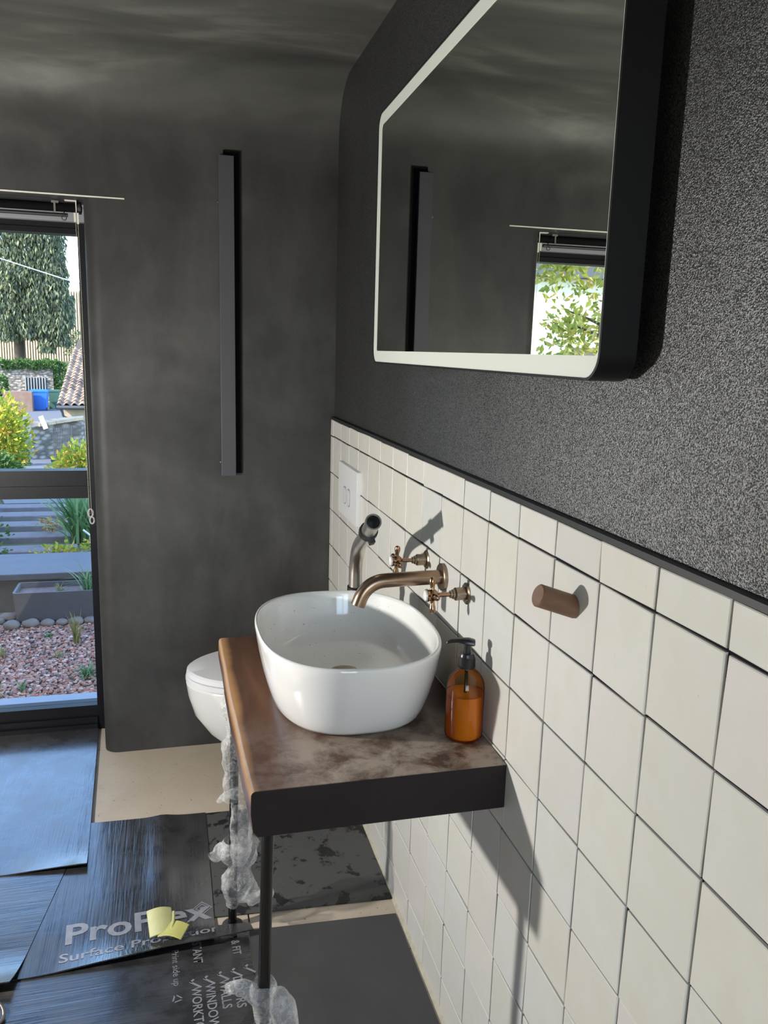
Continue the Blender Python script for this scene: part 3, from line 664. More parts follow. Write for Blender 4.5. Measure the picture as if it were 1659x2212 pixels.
# ------------------------------------------------------------------ soap bottle
bx, by = -0.040, 0.630
sb = thing('soap_bottle', 'amber pump bottle of orange soap standing on the wooden worktop', 'bottle', (bx, by, zt))
outer = [(0, 0.026), (0.001, 0.031), (0.005, 0.0342), (0.010, 0.0352), (0.098, 0.0352), (0.108, 0.0338), (0.117, 0.0300), (0.125, 0.0235), (0.131, 0.0165), (0.134, 0.0140), (0.140, 0.0135)]
obj('bottle_body', lathe(B(), (bx, by, zt+0.0005), (0, 0, 1), outer, 48), M_amber, sb, smooth=35)
obj('soap', lathe(B(), (bx, by, zt+0.003), (0, 0, 1), [(0, 0.028), (0.004, 0.0328), (0.010, 0.0338), (0.084, 0.0338)], 40), M_soap, sb, smooth=35)
obj('dip_tube', tube(B(), [(bx, by, zt+0.02), (bx, by, zt+0.135)], 0.003, 10), M_pump, sb, smooth=True)
bm = B(); lathe(bm, (bx, by, zt+0.136), (0, 0, 1), [(0, 0.0155), (0.001, 0.0162), (0.020, 0.0156), (0.0215, 0.0145), (0.024, 0.0142), (0.0275, 0.0125)], 36)
obj('pump_collar', bm, M_pump, sb, smooth=30)
obj('pump_stem', lathe(B(), (bx, by, zt+0.163), (0, 0, 1), [(0, 0.0068), (0.019, 0.0062)], 20), M_pump, sb, smooth=30)
hd_dir = Vector((-0.93, 0.36, 0)).normalized(); sd = Vector((-hd_dir.y, hd_dir.x, 0)); bm = B(); rings = []
for t, w, zlo, zhi in ((-0.014, 0.004, 0.179, 0.1865), (-0.012, 0.0085, 0.178, 0.1885), (-0.002, 0.0098, 0.1785, 0.1905), (0.008, 0.0085, 0.181, 0.1900), (0.018, 0.0062, 0.1825, 0.1888), (0.030, 0.0050, 0.1805, 0.1868), (0.036, 0.0040, 0.1785, 0.1840), (0.039, 0.0028, 0.1770, 0.1805)):
    c = Vector((bx, by, zt))+hd_dir*t
    rings.append([c+sd*w*a+Vector((0, 0, (zlo+zhi)/2+(zhi-zlo)/2*b)) for a, b in ((-1, -0.6), (-0.6, -1), (0.6, -1), (1, -0.6), (1, 0.4), (0.6, 1), (-0.6, 1), (-1, 0.4))])
skin_rings(bm, rings, cap0=True, cap1=True); obj('pump_head', bm, M_pump, sb, smooth=50)

# ------------------------------------------------------------------ floor protection sheets
def sheet(name, cols, nv, zf, m, th=0.0032):
    """cols: list of (x_bottom, y_bottom, x_top, y_top); a None entry breaks the strip"""
    bm = B(); top = []; bot = []
    for c in cols:
        rt_, rb_ = [], []
        for k in range(nv+1):
            t = k/nv; x = c[0]+(c[2]-c[0])*t; y = c[1]+(c[3]-c[1])*t; z = zf(x, y, t)
            rt_.append(bm.verts.new((x, y, z+th))); rb_.append(bm.verts.new((x, y, z)))
        top.append(rt_); bot.append(rb_)
    for i in range(len(cols)-1):
        for k in range(nv):
            bm.faces.new((top[i][k], top[i+1][k], top[i+1][k+1], top[i][k+1])); bm.faces.new((bot[i][k], bot[i][k+1], bot[i+1][k+1], bot[i+1][k]))
        for k in (0, nv): bm.faces.new((top[i][k], bot[i][k], bot[i+1][k], top[i+1][k]))
    for i in (0, len(cols)-1):
        for k in range(nv): bm.faces.new((top[i][k], top[i][k+1], bot[i][k+1], bot[i][k]))
    return obj(name, bm, m, smooth=40, loc=(sum(c[0] for c in cols)/len(cols), cols[0][1], 0))
def lerp(a, b, n): return [tuple(p+(q-p)*i/n for p, q in zip(a, b)) for i in range(n+1)]
nz = lambda x, y, s, k: noise.noise(Vector((x*s, y*s, k)))
# lowest, printed sheet by the front leg
zb = lambda x, y, t: 0.0005+0.0012*max(0, nz(x, y, 5, 1.0))
sh6 = sheet('floor_sheet', lerp((-1.35, 0.30, -1.35, 1.16), (-0.392, 0.30, -0.392, 1.165), 40), 24, zb, M_sheetX)
tag(sh6, 'black ribbed floor sheet printed with check marks and white words', 'floor sheet')
sh5 = sheet('floor_sheet', lerp((-0.388, 0.25, -0.388, 1.136), (-0.014, 0.25, -0.012, 1.117), 12), 16, lambda x, y, t: 0.0003, M_sheetP)
tag(sh5, 'plain smooth dark grey floor sheet along the tiled wall under the worktop', 'floor sheet')
# large sheet with the big lettering, lifted along its near edge
def z3(x, y, t):
    e = max(0.0, 1-t*5.5); bump_ = math.exp(-((x+0.55)/0.19)**2)*0.020+0.004*max(0, nz(x, 0, 6, 2.2))
    if x > -0.465 and y > 1.16: return 0.0045
    fold = 0.006*math.exp(-((x+0.60)/0.035)**2)*max(0, min(1, (y-1.2)/0.2))
    return 0.0045+e*e*bump_+fold+0.0015*max(0, nz(x, y, 4, 5.0))
c3 = lerp((-1.06, 1.085, -1.06, 1.706), (-0.90, 1.083, -0.82, 1.704), 8)+lerp((-0.89, 1.083, -0.81, 1.703), (-0.472, 1.100, -0.472, 1.690), 46)
sh3 = sheet('floor_sheet', c3, 30, z3, M_sheetY)
tag(sh3, 'black ribbed floor sheet with large white brand lettering, under the yellow pad', 'floor sheet')
c4 = lerp((-0.4715, 1.203, -0.4715, 1.690), (-0.006, 1.176, -0.006, 1.682), 20)
sh4 = sheet('floor_sheet', c4, 14, lambda x, y, t: 0.0015+0.0008*max(0, nz(x, y, 5, 8)), M_sheetS)
tag(sh4, 'dark floor sheet with black splashes under the rear of the worktop', 'floor sheet')
c3b = lerp((-0.4715, 1.102, -0.4715, 1.146), (-0.378, 1.108, -0.386, 1.136), 6)
sh3b = obj('cut_tongue', (lambda bm: bm)(prism(B(), [(-0.4715, 1.104), (-0.380, 1.112), (-0.386, 1.138), (-0.4715, 1.146)], 'z', 0.0205, 0.0237)), M_sheetY, sh3)
sh1 = sheet('floor_sheet', lerp((-1.50, 1.505, -1.50, 2.362), (-0.803, 1.474, -0.840, 2.350), 36), 30, lambda x, y, t: 0.0095+max(0, 1-t*9)**2*0.012*max(0, min(1, (x+1.02)/0.2))+0.002*max(0, nz(x, y, 4, 3)), M_sheetY)
tag(sh1, 'black ribbed floor sheet lying against the window sill', 'floor sheet')
sh2 = sheet('floor_sheet', lerp((-1.45, 1.058, -1.45, 1.56), (-0.928, 1.052, -0.846, 1.56), 30), 22, lambda x, y, t: 0.0062+max(0, 1-t*4)**2*0.022*max(0, min(1, (x+1.35)/0.3))+0.0014*max(0, nz(x, y, 5, 6)), M_sheetX)
tag(sh2, 'black floor sheet with a raised corner over two others', 'floor sheet')
zt_of = {}
def lettering(text, org, size, ang, parent, z, name='printed_lettering', bold=0.0, m=M_print, shear=0.0, sx=1.0, width=None):
    cu = bpy.data.curves.new('t', 'FONT'); cu.body = text; cu.size = size; cu.offset = bold; cu.resolution_u = 3; cu.shear = shear
    to_ = bpy.data.objects.new('t', cu); C.objects.link(to_); bpy.context.view_layer.update()
    me = bpy.data.meshes.new_from_object(to_.evaluated_get(bpy.context.evaluated_depsgraph_get())); bpy.data.objects.remove(to_); bpy.data.curves.remove(cu)
    if width: xs_ = [v.co.x for v in me.vertices]; sx = width/(max(xs_)-min(xs_))
    me.transform(Matrix.Diagonal((sx, 1, 1, 1))); me.transform(Matrix.Translation((org[0], org[1], 0)) @ Matrix.Rotation(ang, 4, 'Z'))
    for v in me.vertices: v.co.z = z(v.co.x, v.co.y)
    me.materials.clear(); me.materials.append(m); o = bpy.data.objects.new(name, me); C.objects.link(o); o.parent = parent
    me.transform(Matrix.Translation(-ROOT[parent.name])); return o
def ztop(cols, zf):
    def f(x, y):
        best = None
        for c in cols:
            t = (y-c[1])/max(1e-6, c[3]-c[1]); xx = c[0]+(c[2]-c[0])*t
            if best is None or abs(xx-x) < best[0]: best = (abs(xx-x), t)
        return zf(x, y, max(0, min(1, best[1])))+0.0032+0.0007
    return f
z3t = ztop(c3, z3); z6t = lambda x, y: zb(x, y, 0)+0.0032+0.0005
lettering('ProPlex', (-0.832, 1.175), 0.100, math.radians(3.5), sh3, z3t, bold=0.0022, width=0.352)
lettering('Surface Protection', (-0.835, 1.112), 0.043, math.radians(3.2), sh3, z3t, bold=0.0006, width=0.375)
bm = B()
for s in (0.026, 0.018):
    pts = [(-0.500+s*math.cos(a), 1.238+s*math.sin(a)) for a in (0, PI/2, PI, 3*PI/2)]
    ins = [(-0.500+(s-0.0035)*math.cos(a), 1.238+(s-0.0035)*math.sin(a)) for a in (0, PI/2, PI, 3*PI/2)]
    A = [bm.verts.new((x, y, z3t(x, y))) for x, y in pts]; I = [bm.verts.new((x, y, z3t(x, y))) for x, y in ins]
    for i in range(4): bm.faces.new((A[i], A[(i+1) % 4], I[(i+1) % 4], I[i]))
obj('printed_emblem', bm, M_print, sh3)
lettering('R', (-0.506, 1.232), 0.016, 0, sh3, z3t, bold=0.0004)
dn90 = math.radians(-88)
for word, x, y, s in (('WORKTOPS', -0.534, 0.975, 0.030), ('WINDOWS', -0.503, 0.978, 0.030), ('WALLS', -0.471, 0.983, 0.030), ('DOORS', -0.440, 0.987, 0.030)):
    lettering(word, (x, y), s, dn90, sh6, z6t, bold=0.0004, sx=0.92)
for x, y in ((-0.537, 1.000), (-0.506, 1.004), (-0.474, 1.010), (-0.443, 1.014), (-0.412, 1.019)):
    bm = B()
    for (ax0, ay0), (bx0, by0) in (((0.009, 0.0), (0.0015, -0.0085)), ((0.0, -0.0065), (0.025, -0.028))):
        d = Vector((bx0-ax0, by0-ay0, 0)).normalized(); nn = Vector((-d.y, d.x, 0))*0.0026
        bm.faces.new([bm.verts.new((x+p[0]+sg*nn.x, y+p[1]+sg*nn.y, z6t(x, y))) for p, sg in (((ax0, ay0), 1), ((bx0, by0), 1), ((bx0, by0), -1), ((ax0, ay0), -1))])
    obj('printed_check_mark', bm, M_print, sh6)
lettering('RESISTANT', (-0.530, 1.163), 0.030, dn90, sh6, z6t, bold=0.0004, sx=0.78)
lettering('CUT & FIT', (-0.437, 1.158), 0.028, dn90, sh6, z6t, bold=0.0004, sx=0.80)
lettering('Print side up', (-0.577, 1.105), 0.023, dn90, sh6, z6t, sx=1.0)
bm = B(); cx_, cy_ = -0.566, 0.949
for k in range(3):
    a0 = math.radians(0+120*k); a1 = a0+math.radians(95)
    q = [(cx_+r*math.cos(a), cy_+r*math.sin(a)) for a, r in ((a0, 0.013), (a1, 0.013), (a1, 0.0085), (a0, 0.0085))]
    bm.faces.new([bm.verts.new((x, y, z6t(x, y))) for x, y in q])
obj('printed_recycling_mark', bm, M_print, sh6)

# ------------------------------------------------------------------ small things on the floor
yp = thing('yellow_pad', 'folded piece of yellow foam tape lying on the lettered floor sheet', 'tape', (-0.59, 1.16, 0.018))
def bent(bm, c, u, v, ln, wd, th_, amp, tilt):
    c = Vector(c); u = Vector(u).normalized(); v = Vector(v).normalized(); n_ = u.cross(v).normalized(); rings = []
    for i in range(9):
        t = i/8; p = c+u*(t-0.5)*ln+n_*(amp*math.sin(PI*t)+tilt*t)
        rings.append([p-v*wd/2, p+v*wd/2, p+v*wd/2+n_*th_, p-v*wd/2+n_*th_])
    skin_rings(bm, rings, cap0=True, cap1=True)
bm = B(); bent(bm, (-0.572, 1.140, 0.026), (0.75, -0.35, 0.0), (0.35, 0.75, 0.05), 0.062, 0.050, 0.004, 0.008, 0.004); obj('lower_fold', bm, M_yellow, yp, smooth=40, bev=(0.0015, 2))
bm = B(); bent(bm, (-0.603, 1.170, 0.034), (0.95, 0.12, -0.08), (-0.12, 0.85, 0.42), 0.060, 0.068, 0.004, 0.010, 0.002); obj('upper_fold', bm, M_yellow2, yp, smooth=40, bev=(0.0015, 2))
bm = B(); tube(bm, smooth_path([(-0.578, 1.138, 0.036), (-0.572, 1.160, 0.042), (-0.571, 1.185, 0.050)], 4), 0.0035, 8); obj('fold_lip', bm, M_yellow2, yp, smooth=True)
bm = B(); pts = [(-0.962+0.034*math.cos(a), 0.975+0.030*math.sin(a), 0.010+0.018*max(0, math.sin(a))) for a in [math.radians(-40+200*k/16) for k in range(17)]]
tube(bm, pts, 0.0042, 10); tag(obj('metal_loop', bm, M_hook, smooth=True, loc=(-0.962, 0.975, 0.005)), 'small curved grey metal loop lying at the floor sheets', 'metal loop')

# plastic film wrapped round the legs
def film(bm, pts, radii, n=26, seed=0.0, amp=0.35, fr=14.0):
    f = frames(pts); rings = []
    for i, ((p, a, b), r) in enumerate(zip(f, radii)):
        ring = []
        for k in range(n):
            th_ = 2*PI*k/n; d = a*math.cos(th_)+b*math.sin(th_)
            q = p+d*r; w = noise.noise(Vector((q.x*fr*4+seed, q.y*fr*4, q.z*fr*1.6)))*0.8+noise.noise(Vector((q.x*fr*9, q.y*fr*9+seed, q.z*fr*3)))*0.3+0.22*math.sin(2*th_+i*0.5)
            ring.append(p+d*r*(1+amp*w))
        rings.append(ring)
    skin_rings(bm, rings)
def legpt(z, x=-0.416, tx=-0.428, y=1.165): t = (0.661-z)/0.659; return Vector((x+(tx-x)*t, y, z))
f1 = thing('plastic_film', 'crumpled clear plastic film wrapped around the rear leg of the worktop', 'plastic wrap', (-0.425, 1.165, 0.08))
bm = B(); zz = [0.655-0.012*i for i in range(26)]
film(bm, [legpt(z)+Vector((0.004*math.sin(z*40)-0.003, 0, 0)) for z in zz], [0.024+0.005*math.sin(z*55)+0.003*math.sin(z*130) for z in zz], seed=1.0, amp=0.28)
obj('tight_wrap', bm, M_film, f1, smooth=True)
bm = B(); zz = [0.350-0.011*i for i in range(16)]
film(bm, [legpt(z)+Vector((0.016, -0.012, 0)) for z in zz], [0.016+0.012*math.sin((0.36-z)/0.18*PI) for z in zz], seed=3.0, amp=0.45)
obj('loose_drape', bm, M_film, f1, smooth=True)
bm = B(); zz = [0.250-0.0085*i for i in range(23)]
rr = [0.030, 0.036, 0.042, 0.046, 0.047, 0.046, 0.043, 0.039, 0.033, 0.029, 0.027, 0.028, 0.031, 0.035, 0.038, 0.039, 0.038, 0.034, 0.029, 0.024, 0.019, 0.015, 0.0125]
film(bm, [legpt(z)+Vector((0.006+0.010*math.sin((0.25-z)*22), -0.006, 0)) for z in zz], rr, n=34, seed=5.0, amp=0.33)
obj('knot', bm, M_film, f1, smooth=True)
bm = B(); film(bm, smooth_path([(-0.400, 1.15, 0.110), (-0.372, 1.135, 0.098), (-0.350, 1.125, 0.104), (-0.335, 1.118, 0.118)], 5), [0.026-0.0011*i for i in range(16)], seed=8.0, amp=0.5); obj('tail', bm, M_film, f1, smooth=True)
bm = B(); film(bm, smooth_path([(-0.445, 1.16, 0.225), (-0.468, 1.15, 0.215), (-0.484, 1.145, 0.222)], 5), [0.022-0.0018*i for i in range(11)], seed=9.0, amp=0.45); obj('tail', bm, M_film, f1, smooth=True)
bm = B(); film(bm, smooth_path([(-0.415, 1.15, 0.372), (-0.44, 1.145, 0.376), (-0.462, 1.142, 0.360)], 5), [0.014-0.0009*i for i in range(11)], seed=10.0, amp=0.4); obj('torn_flap', bm, M_film, f1, smooth=True)
f2 = thing('plastic_film', 'crumpled plastic film hanging around the foot of the front leg of the worktop', 'plastic wrap', (-0.418, 0.553, 0.2))
def leg2(z): t = (0.661-z)/0.659; return Vector((-0.409-0.015*t, 0.553, z))
bm = B(); zz = [0.358-0.0085*i for i in range(10)]
film(bm, [leg2(z) for z in zz], [0.019, 0.022, 0.0235, 0.0225, 0.021, 0.0195, 0.0185, 0.0175, 0.0168, 0.016], seed=12.0, amp=0.25); obj('collar_wrap', bm, M_film, f2, smooth=True)
bm = B(); film(bm, smooth_path([(-0.428, 0.55, 0.332), (-0.445, 0.55, 0.350), (-0.466, 0.552, 0.358), (-0.480, 0.555, 0.352)], 5), [0.017-0.0006*i for i in range(16)], seed=14.0, amp=0.35); obj('torn_flap', bm, M_film, f2, smooth=True)
bm = B(); zz = [0.272-0.011*i for i in range(14)]
film(bm, [leg2(z) for z in zz], [0.018+0.003*math.sin(z*90) for z in zz], seed=16.0, amp=0.28); obj('lower_wrap', bm, M_film, f2, smooth=True)
bm = B(); film(bm, smooth_path([(-0.402, 0.56, 0.325), (-0.386, 0.565, 0.300), (-0.374, 0.568, 0.255), (-0.378, 0.568, 0.19)], 5), [0.008+0.016*math.sin(PI*min(1, (i+1)/17)) for i in range(16)], seed=18.0, amp=0.3); obj('bubble', bm, M_film, f2, smooth=True)

# ================================================================== garden
def leaf_blob(bm, c, rad, n, size, droop=0.0, shell=0.55, aspect=1.8, up=0.3):
    c = Vector(c)
    for _ in range(n):
        d = Vector((random.gauss(0, 1), random.gauss(0, 1), random.gauss(0, 1))).normalized(); k = random.uniform(shell, 1.0)*(1+0.22*noise.noise(d*2.3+c))
        p = c+Vector((d.x*rad[0]*k, d.y*rad[1]*k, d.z*rad[2]*k))
        u = (d+Vector((random.uniform(-1, 1), random.uniform(-1, 1), random.uniform(-1, 1)+up-droop*2.5))).normalized(); v = u.orthogonal().normalized()
        v = (Matrix.Rotation(random.uniform(0, 2*PI), 3, u) @ v); s = size*random.uniform(0.6, 1.3); w = u.cross(v)*s*0.18
        q = [p, p+u*s*0.5+v*s*0.5/aspect*1.0+w, p+u*s, p+u*s*0.5-v*s*0.5/aspect*1.0+w]
        bm.faces.new([bm.verts.new(x) for x in q])
def blades(bm, c, n, h, spread, wd, lean=(0, 0)):
    c = Vector(c)
    for _ in range(n):
        a = random.uniform(0, 2*PI); L = h*random.uniform(0.6, 1.15); out = spread*random.uniform(0.35, 1.1); d = Vector((math.cos(a)+lean[0], math.sin(a)+lean[1], 0)); sd_ = Vector((-math.sin(a), math.cos(a), 0))
        p0 = c+Vector((random.gauss(0, 0.12)*spread, random.gauss(0, 0.12)*spread, 0)); prev = None
        for k in range(6):
            t = k/5; p = p0+d*out*t**1.4+Vector((0, 0, L*(t*1.35-0.75*t*t*min(1.5, out/L)))); w = wd*(1-t**2*0.95)
            cur = (bm.verts.new(p-sd_*w), bm.verts.new(p+sd_*w))
            if prev: bm.faces.new((prev[0], prev[1], cur[1], cur[0]))
            prev = cur
def leafmesh(name, bm, m, parent=None, **k):
    return obj(name, bm, m, parent, **k)

# ground
tag(obj('gravel_bed', box(B(), -7, 2.0, 2.46, 3.93, -0.2, -0.012), M_soil), kind='structure')
stones = []
for _ in range(12500):
    stones.append(((random.uniform(-1.95, -0.72), random.uniform(2.53, 3.85), -0.009+random.uniform(0, 0.007)), random.uniform(0.004, 0.0105), (random.uniform(0.8, 1.4), random.uniform(0.8, 1.3), 0.7)))
tag(pebbles('gravel', stones, M_gravel), 'red and grey gravel covering the bed outside the window', 'gravel', kind='stuff')
# low retaining wall with slate coping
rw = thing('retaining_wall', 'low dark garden wall with a flat blue-grey slate coping behind the planter', 'garden wall', (-1.5, 4.1, -0.02))
obj('wall_face', box(B(), -6.8, 1.9, 3.97, 4.36, -0.05, 0.165), M_slatewall, rw)
for a, b in ((-3.4, -1.915), (-1.912, -0.3), (-0.297, 1.9)): obj('coping_slab', box(B(), a, b, 3.93, 4.40, 0.165, 0.20), M_slate, rw, bev=(0.004, 2))
# planter trough
pl = thing('planter_trough', 'long dark grey rectangular planter on the gravel outside the window', 'planter', (-0.85, 3.75, 0.0))
P0 = rrect(-1.358, 0.10, 3.672, 3.885, 0.02, 4); P1 = rrect(-1.346, 0.088, 3.684, 3.873, 0.012, 4); P2 = rrect(-1.346, 0.09, 3.678, 3.88, 0.02, 4)
bm = B(); skin_rings(bm, [[(a, b, 0.012) for a, b in P2], [(a, b, 0.167) for a, b in P0], [(a, b, 0.167) for a, b in P1], [(a, b, 0.135) for a, b in P1]], cap0=True, cap1=True)
obj('trough', bm, M_planter, pl, smooth=40); obj('planter_soil', box(B(), -1.345, 0.086, 3.686, 3.872, 0.12, 0.138), M_soil, pl)
bm = B(); blades(bm, (-1.00, 3.78, 0.137), 46, 0.15, 0.13, 0.0035); tag(leafmesh('grass_clump', bm, L_strap, loc=(-1.0, 3.78, 0.137)), 'green grass clump growing in the dark planter', 'plant')
bm = B(); blades(bm, (-1.14, 3.77, 0.137), 34, 0.05, 0.06, 0.0022); tag(leafmesh('dry_tuft', bm, L_dry, loc=(-1.14, 3.77, 0.137)), 'short dry straw-coloured tuft in the dark planter', 'plant')
for i, (x, y, r) in enumerate(((-1.50, 3.74, 0.036), (-1.44, 3.71, 0.030), (-1.40, 3.76, 0.034), (-1.47, 3.66, 0.024), (-1.57, 3.70, 0.034), (-1.36, 3.62, 0.036), (-1.27, 3.635, 0.034), (-1.19, 3.64, 0.030), (-1.12, 3.645, 0.026), (-1.05, 3.645, 0.032), (-0.98, 3.65, 0.028), (-1.63, 3.75, 0.03))):
    bm = B(); ico(bm, (x, y, r*0.45), r, 2, (1.25, 1.0, 0.72), 0.25)
    near = i >= 5 and i < 11
    tag(obj('cobble_stone', bm, M_cobble, smooth=True, loc=(x, y, 0)), 'rounded brown-grey cobble along the front foot of the planter' if near else 'rounded brown-grey cobble heaped around the free corner of the planter', 'stone', 'cobbles around the planter')
# plants in the gravel
for x, y, h, s, nb, m, lab in ((-1.02, 3.35, 0.13, 0.06, 40, L_dry, 'upright straw-green sprig in the gravel just before the planter'), (-0.93, 2.92, 0.07, 0.09, 46, L_strap, 'low spiky green rosette in the gravel'), (-1.18, 2.80, 0.05, 0.05, 12, L_strap, 'small bright green seedling in the gravel'), (-1.16, 3.47, 0.035, 0.05, 18, L_strap, 'tiny green sprout near the cobbles'), (-1.26, 2.66, 0.08, 0.06, 26, L_dry, 'thin brownish sprig in the gravel near the window'), (-1.08, 3.18, 0.03, 0.06, 22, L_dry, 'flat yellowish weed in the gravel'), (-1.00, 2.64, 0.04, 0.06, 22, L_strap, 'low green weed beside the window sill'), (-1.33, 3.22, 0.045, 0.05, 18, L_dry, 'pale tuft in the gravel beside the yellowish weed')):
    bm = B(); blades(bm, (x, y, -0.005), nb, h, s, 0.003); tag(leafmesh('gravel_plant', bm, m, loc=(x, y, 0)), lab, 'plant', 'plants in the gravel')

# hillside
prof_t = [(4.36, 0.13), (5.2, 0.05), (7.5, -0.12), (14, -0.95), (20, -1.5), (24, -1.72), (30, -1.86), (44, -1.92), (52, -1.0), (62, -0.2), (75, 0.4), (110, 1.0)]
def tz(y):
    for (a, b), (c, d) in zip(prof_t, prof_t[1:]):
        if y <= c: return b+(d-b)*(y-a)/(c-a)
    return prof_t[-1][1]
bm = B(); ysl = [4.36+0.45*i for i in range(20)]+[13.4+1.6*i for i in range(25)]+[55, 62, 70, 80, 95, 110]; rings = []
for y in ysl:
    rings.append([(x, y, tz(y)+(0.03*noise.noise(Vector((x*0.8, y*0.8, 0))) if y > 4.5 else 0)) for x in [-60, -30]+[-20+1.0*i for i in range(36)]+[30]])
skin_rings(bm, rings, closed=False); tag(obj('hillside', bm, M_grass, smooth=True), kind='structure')
bm = B(); cen = [(-1.75, 7.6, 0.35), (-2.2, 10, 0.4), (-3.0, 15, 0.5), (-4.1, 21.6, 0.55), (-5.0, 28, 0.8), (-5.6, 34, 1.3), (-6.2, 39, 1.9), (-6.6, 45, 2.4)]; rings = []
for i in range(len(cen)-1):
    for k in range(6):
        t = k/6; x, y, w = (a+(b-a)*t for a, b in zip(cen[i], cen[i+1])); rings.append([(x-w, y, tz(y)+0.05), (x+w, y, tz(y)+0.05)])
skin_rings(bm, rings, closed=False); tag(obj('tarmac_path', bm, M_tarmac), kind='structure')
for i, (y, z, x) in enumerate(((4.95, 0.10, -1.44), (5.50, 0.072, -1.52), (6.05, 0.040, -1.60), (6.65, 0.0, -1.69), (7.30, -0.05, -1.78))):
    bm = B(); box(bm, x-0.34, x+0.26, y-0.09, y+0.10, z-0.10, z)
    tag(obj('timber_step', bm, M_sleeper, loc=(x, y, z-0.1), bev=(0.006, 1)), ('weathered timber step closest to the slate coping', 'second weathered timber step from the slate coping', 'middle weathered timber step of the garden path', 'fourth weathered timber step from the slate coping', 'last weathered timber step at the top of the path')[i], 'step', 'timber steps in the garden path')
bm = B(); blades(bm, (-1.18, 5.35, 0.05), 150, 0.42, 0.34, 0.010, (-0.15, -0.1)); blades(bm, (-0.95, 5.5, 0.05), 90, 0.40, 0.32, 0.010)
tag(leafmesh('strap_leaf_plant', bm, L_strap, loc=(-1.15, 5.35, 0.05)), 'large clump of arching green strap leaves beside the timber steps', 'plant')
for (c, rad, n, s, m, lab) in (((-1.72, 4.72, 0.14), (0.16, 0.10, 0.07), 260, 0.035, L_green, 'low leafy green plant beside the first timber step'), ((-1.84, 5.3, 0.15), (0.20, 0.16, 0.13), 300, 0.035, L_green, 'bushy green plant climbing beside the upper timber steps'), ((-1.24, 4.72, 0.12), (0.18, 0.10, 0.06), 300, 0.03, L_yellow, 'yellow-green leafy ground cover in front of the strap leaves'), ((-0.98, 4.8, 0.13), (0.16, 0.12, 0.09), 260, 0.03, L_yellow, 'yellow-green leafy plant behind the solar lamp'), ((-2.05, 5.6, 0.22), (0.25, 0.2, 0.2), 340, 0.03, L_dry, 'dry straw-coloured shrub beside the timber steps'), ((-1.42, 5.62, 0.12), (0.10, 0.08, 0.05), 110, 0.03, L_orange, 'small orange and yellow flowers beside the middle timber step')):
    bm = B(); leaf_blob(bm, c, rad, n, s, shell=0.2); g_ = thing('garden_plant', lab, 'plant', (c[0], c[1], c[2]-rad[2]), 'plants beside the steps'); tag(leafmesh('foliage', bm, m, g_), kind='stuff')
    bm = B(); tube(bm, [(c[0], c[1], tz(c[1])-0.02), (c[0]+0.01, c[1], c[2])], [0.008, 0.004], 6); obj('stem', bm, M_bark, g_)
sl = thing('solar_lamp', 'white garden solar lamp on a post among the leaves', 'garden lamp', (-1.045, 4.62, 0.12))
obj('post', tube(B(), [(-1.045, 4.62, 0.10), (-1.045, 4.62, 0.20)], 0.011, 14), M_white, sl, smooth=40); obj('lamp_head', lathe(B(), (-1.045, 4.62, 0.20), (0, 0, 1), [(0, 0.014), (0.03, 0.015), (0.045, 0.014), (0.05, 0.006)], 16), M_white, sl, smooth=40)
bm = B(); obox(bm, (-1.075, 4.62, 0.268), (1, 0, -0.9), (0, 1, 0), (0.9, 0, 1), 0.030, 0.014, 0.004); obj('solar_panel', bm, M_cable, sl, bev=(0.003, 2))

# bushes further down
for nm, lab, parts, m in (('yellow_shrub', 'big sunlit yellow-green shrub beside the tarmac path', [((-3.35, 14.0, -0.15), (0.55, 0.5, 0.75), 2600)], L_yellow), ('green_shrub', 'dense green shrub at the foot of the yellow one', [((-3.25, 13.2, -0.75), (0.42, 0.45, 0.5), 1800)], L_green), ('pale_shrub', 'loose pale yellow-green shrub by the lattice fence', [((-1.95, 13.0, -0.62), (0.48, 0.5, 0.50), 2200)], L_yellow), ('autumn_shrub', 'orange-leaved shrub against the low stone wall', [((-4.75, 22.0, -0.70), (0.45, 0.4, 0.6), 900)], L_orange), ('ground_ivy_shrub', 'dark green shrub between the path and the yellow bush', [((-4.15, 20.0, -1.15), (0.35, 0.4, 0.5), 900)], L_green)):
    t_b = thing(nm, lab, 'shrub', (parts[0][0][0], parts[0][0][1], tz(parts[0][0][1])), 'shrubs on the slope')
    bm = B()
    for c, rad, n in parts: leaf_blob(bm, c, rad, n, 0.10 if m != L_orange else 0.09, shell=0.35)
    tag(leafmesh('foliage', bm, m, t_b), kind='stuff')
    c = parts[0][0]; bm = B()
    for k in range(4): tube(bm, [(c[0], c[1], tz(c[1])-0.05), (c[0]+random.uniform(-0.25, 0.25), c[1]+random.uniform(-0.2, 0.2), c[2]+0.1)], [0.03, 0.012], 6)
    obj('stem', bm, M_bark, t_b)

# stone wall with lattice fence beside the path
sw = thing('stone_retaining_wall', 'rough stone garden wall with flat capping beside the tarmac path', 'stone wall', (-3.7, 22.2, -1.8))
bm = B(); rings = []
for i in range(13):
    t = i/12; x = -4.02+1.15*t; y = 21.9+0.9*math.sin(t*PI*0.5)-0.2*t; rings.append([(x, y, -1.9), (x, y, -0.72+0.12*t), (x+0.1, y+0.35, -0.72+0.12*t), (x+0.1, y+0.35, -1.9)])
skin_rings(bm, rings, cap0=True, cap1=True); obj('wall_body', bm, M_stone, sw)
for i in range(6):
    t = (i+0.5)/6; x = -4.0+1.15*t; y = 21.95+0.9*math.sin(t*PI*0.5)-0.2*t; bm = B(); obox(bm, (x+0.02, y+0.12, -0.66+0.12*t), (1, 0.75*math.cos(t*PI*0.5), 0.1), (-0.75*math.cos(t*PI*0.5), 1, 0), (0, 0, 1), 0.105, 0.26, 0.04); obj('capping_stone', bm, M_sand, sw)
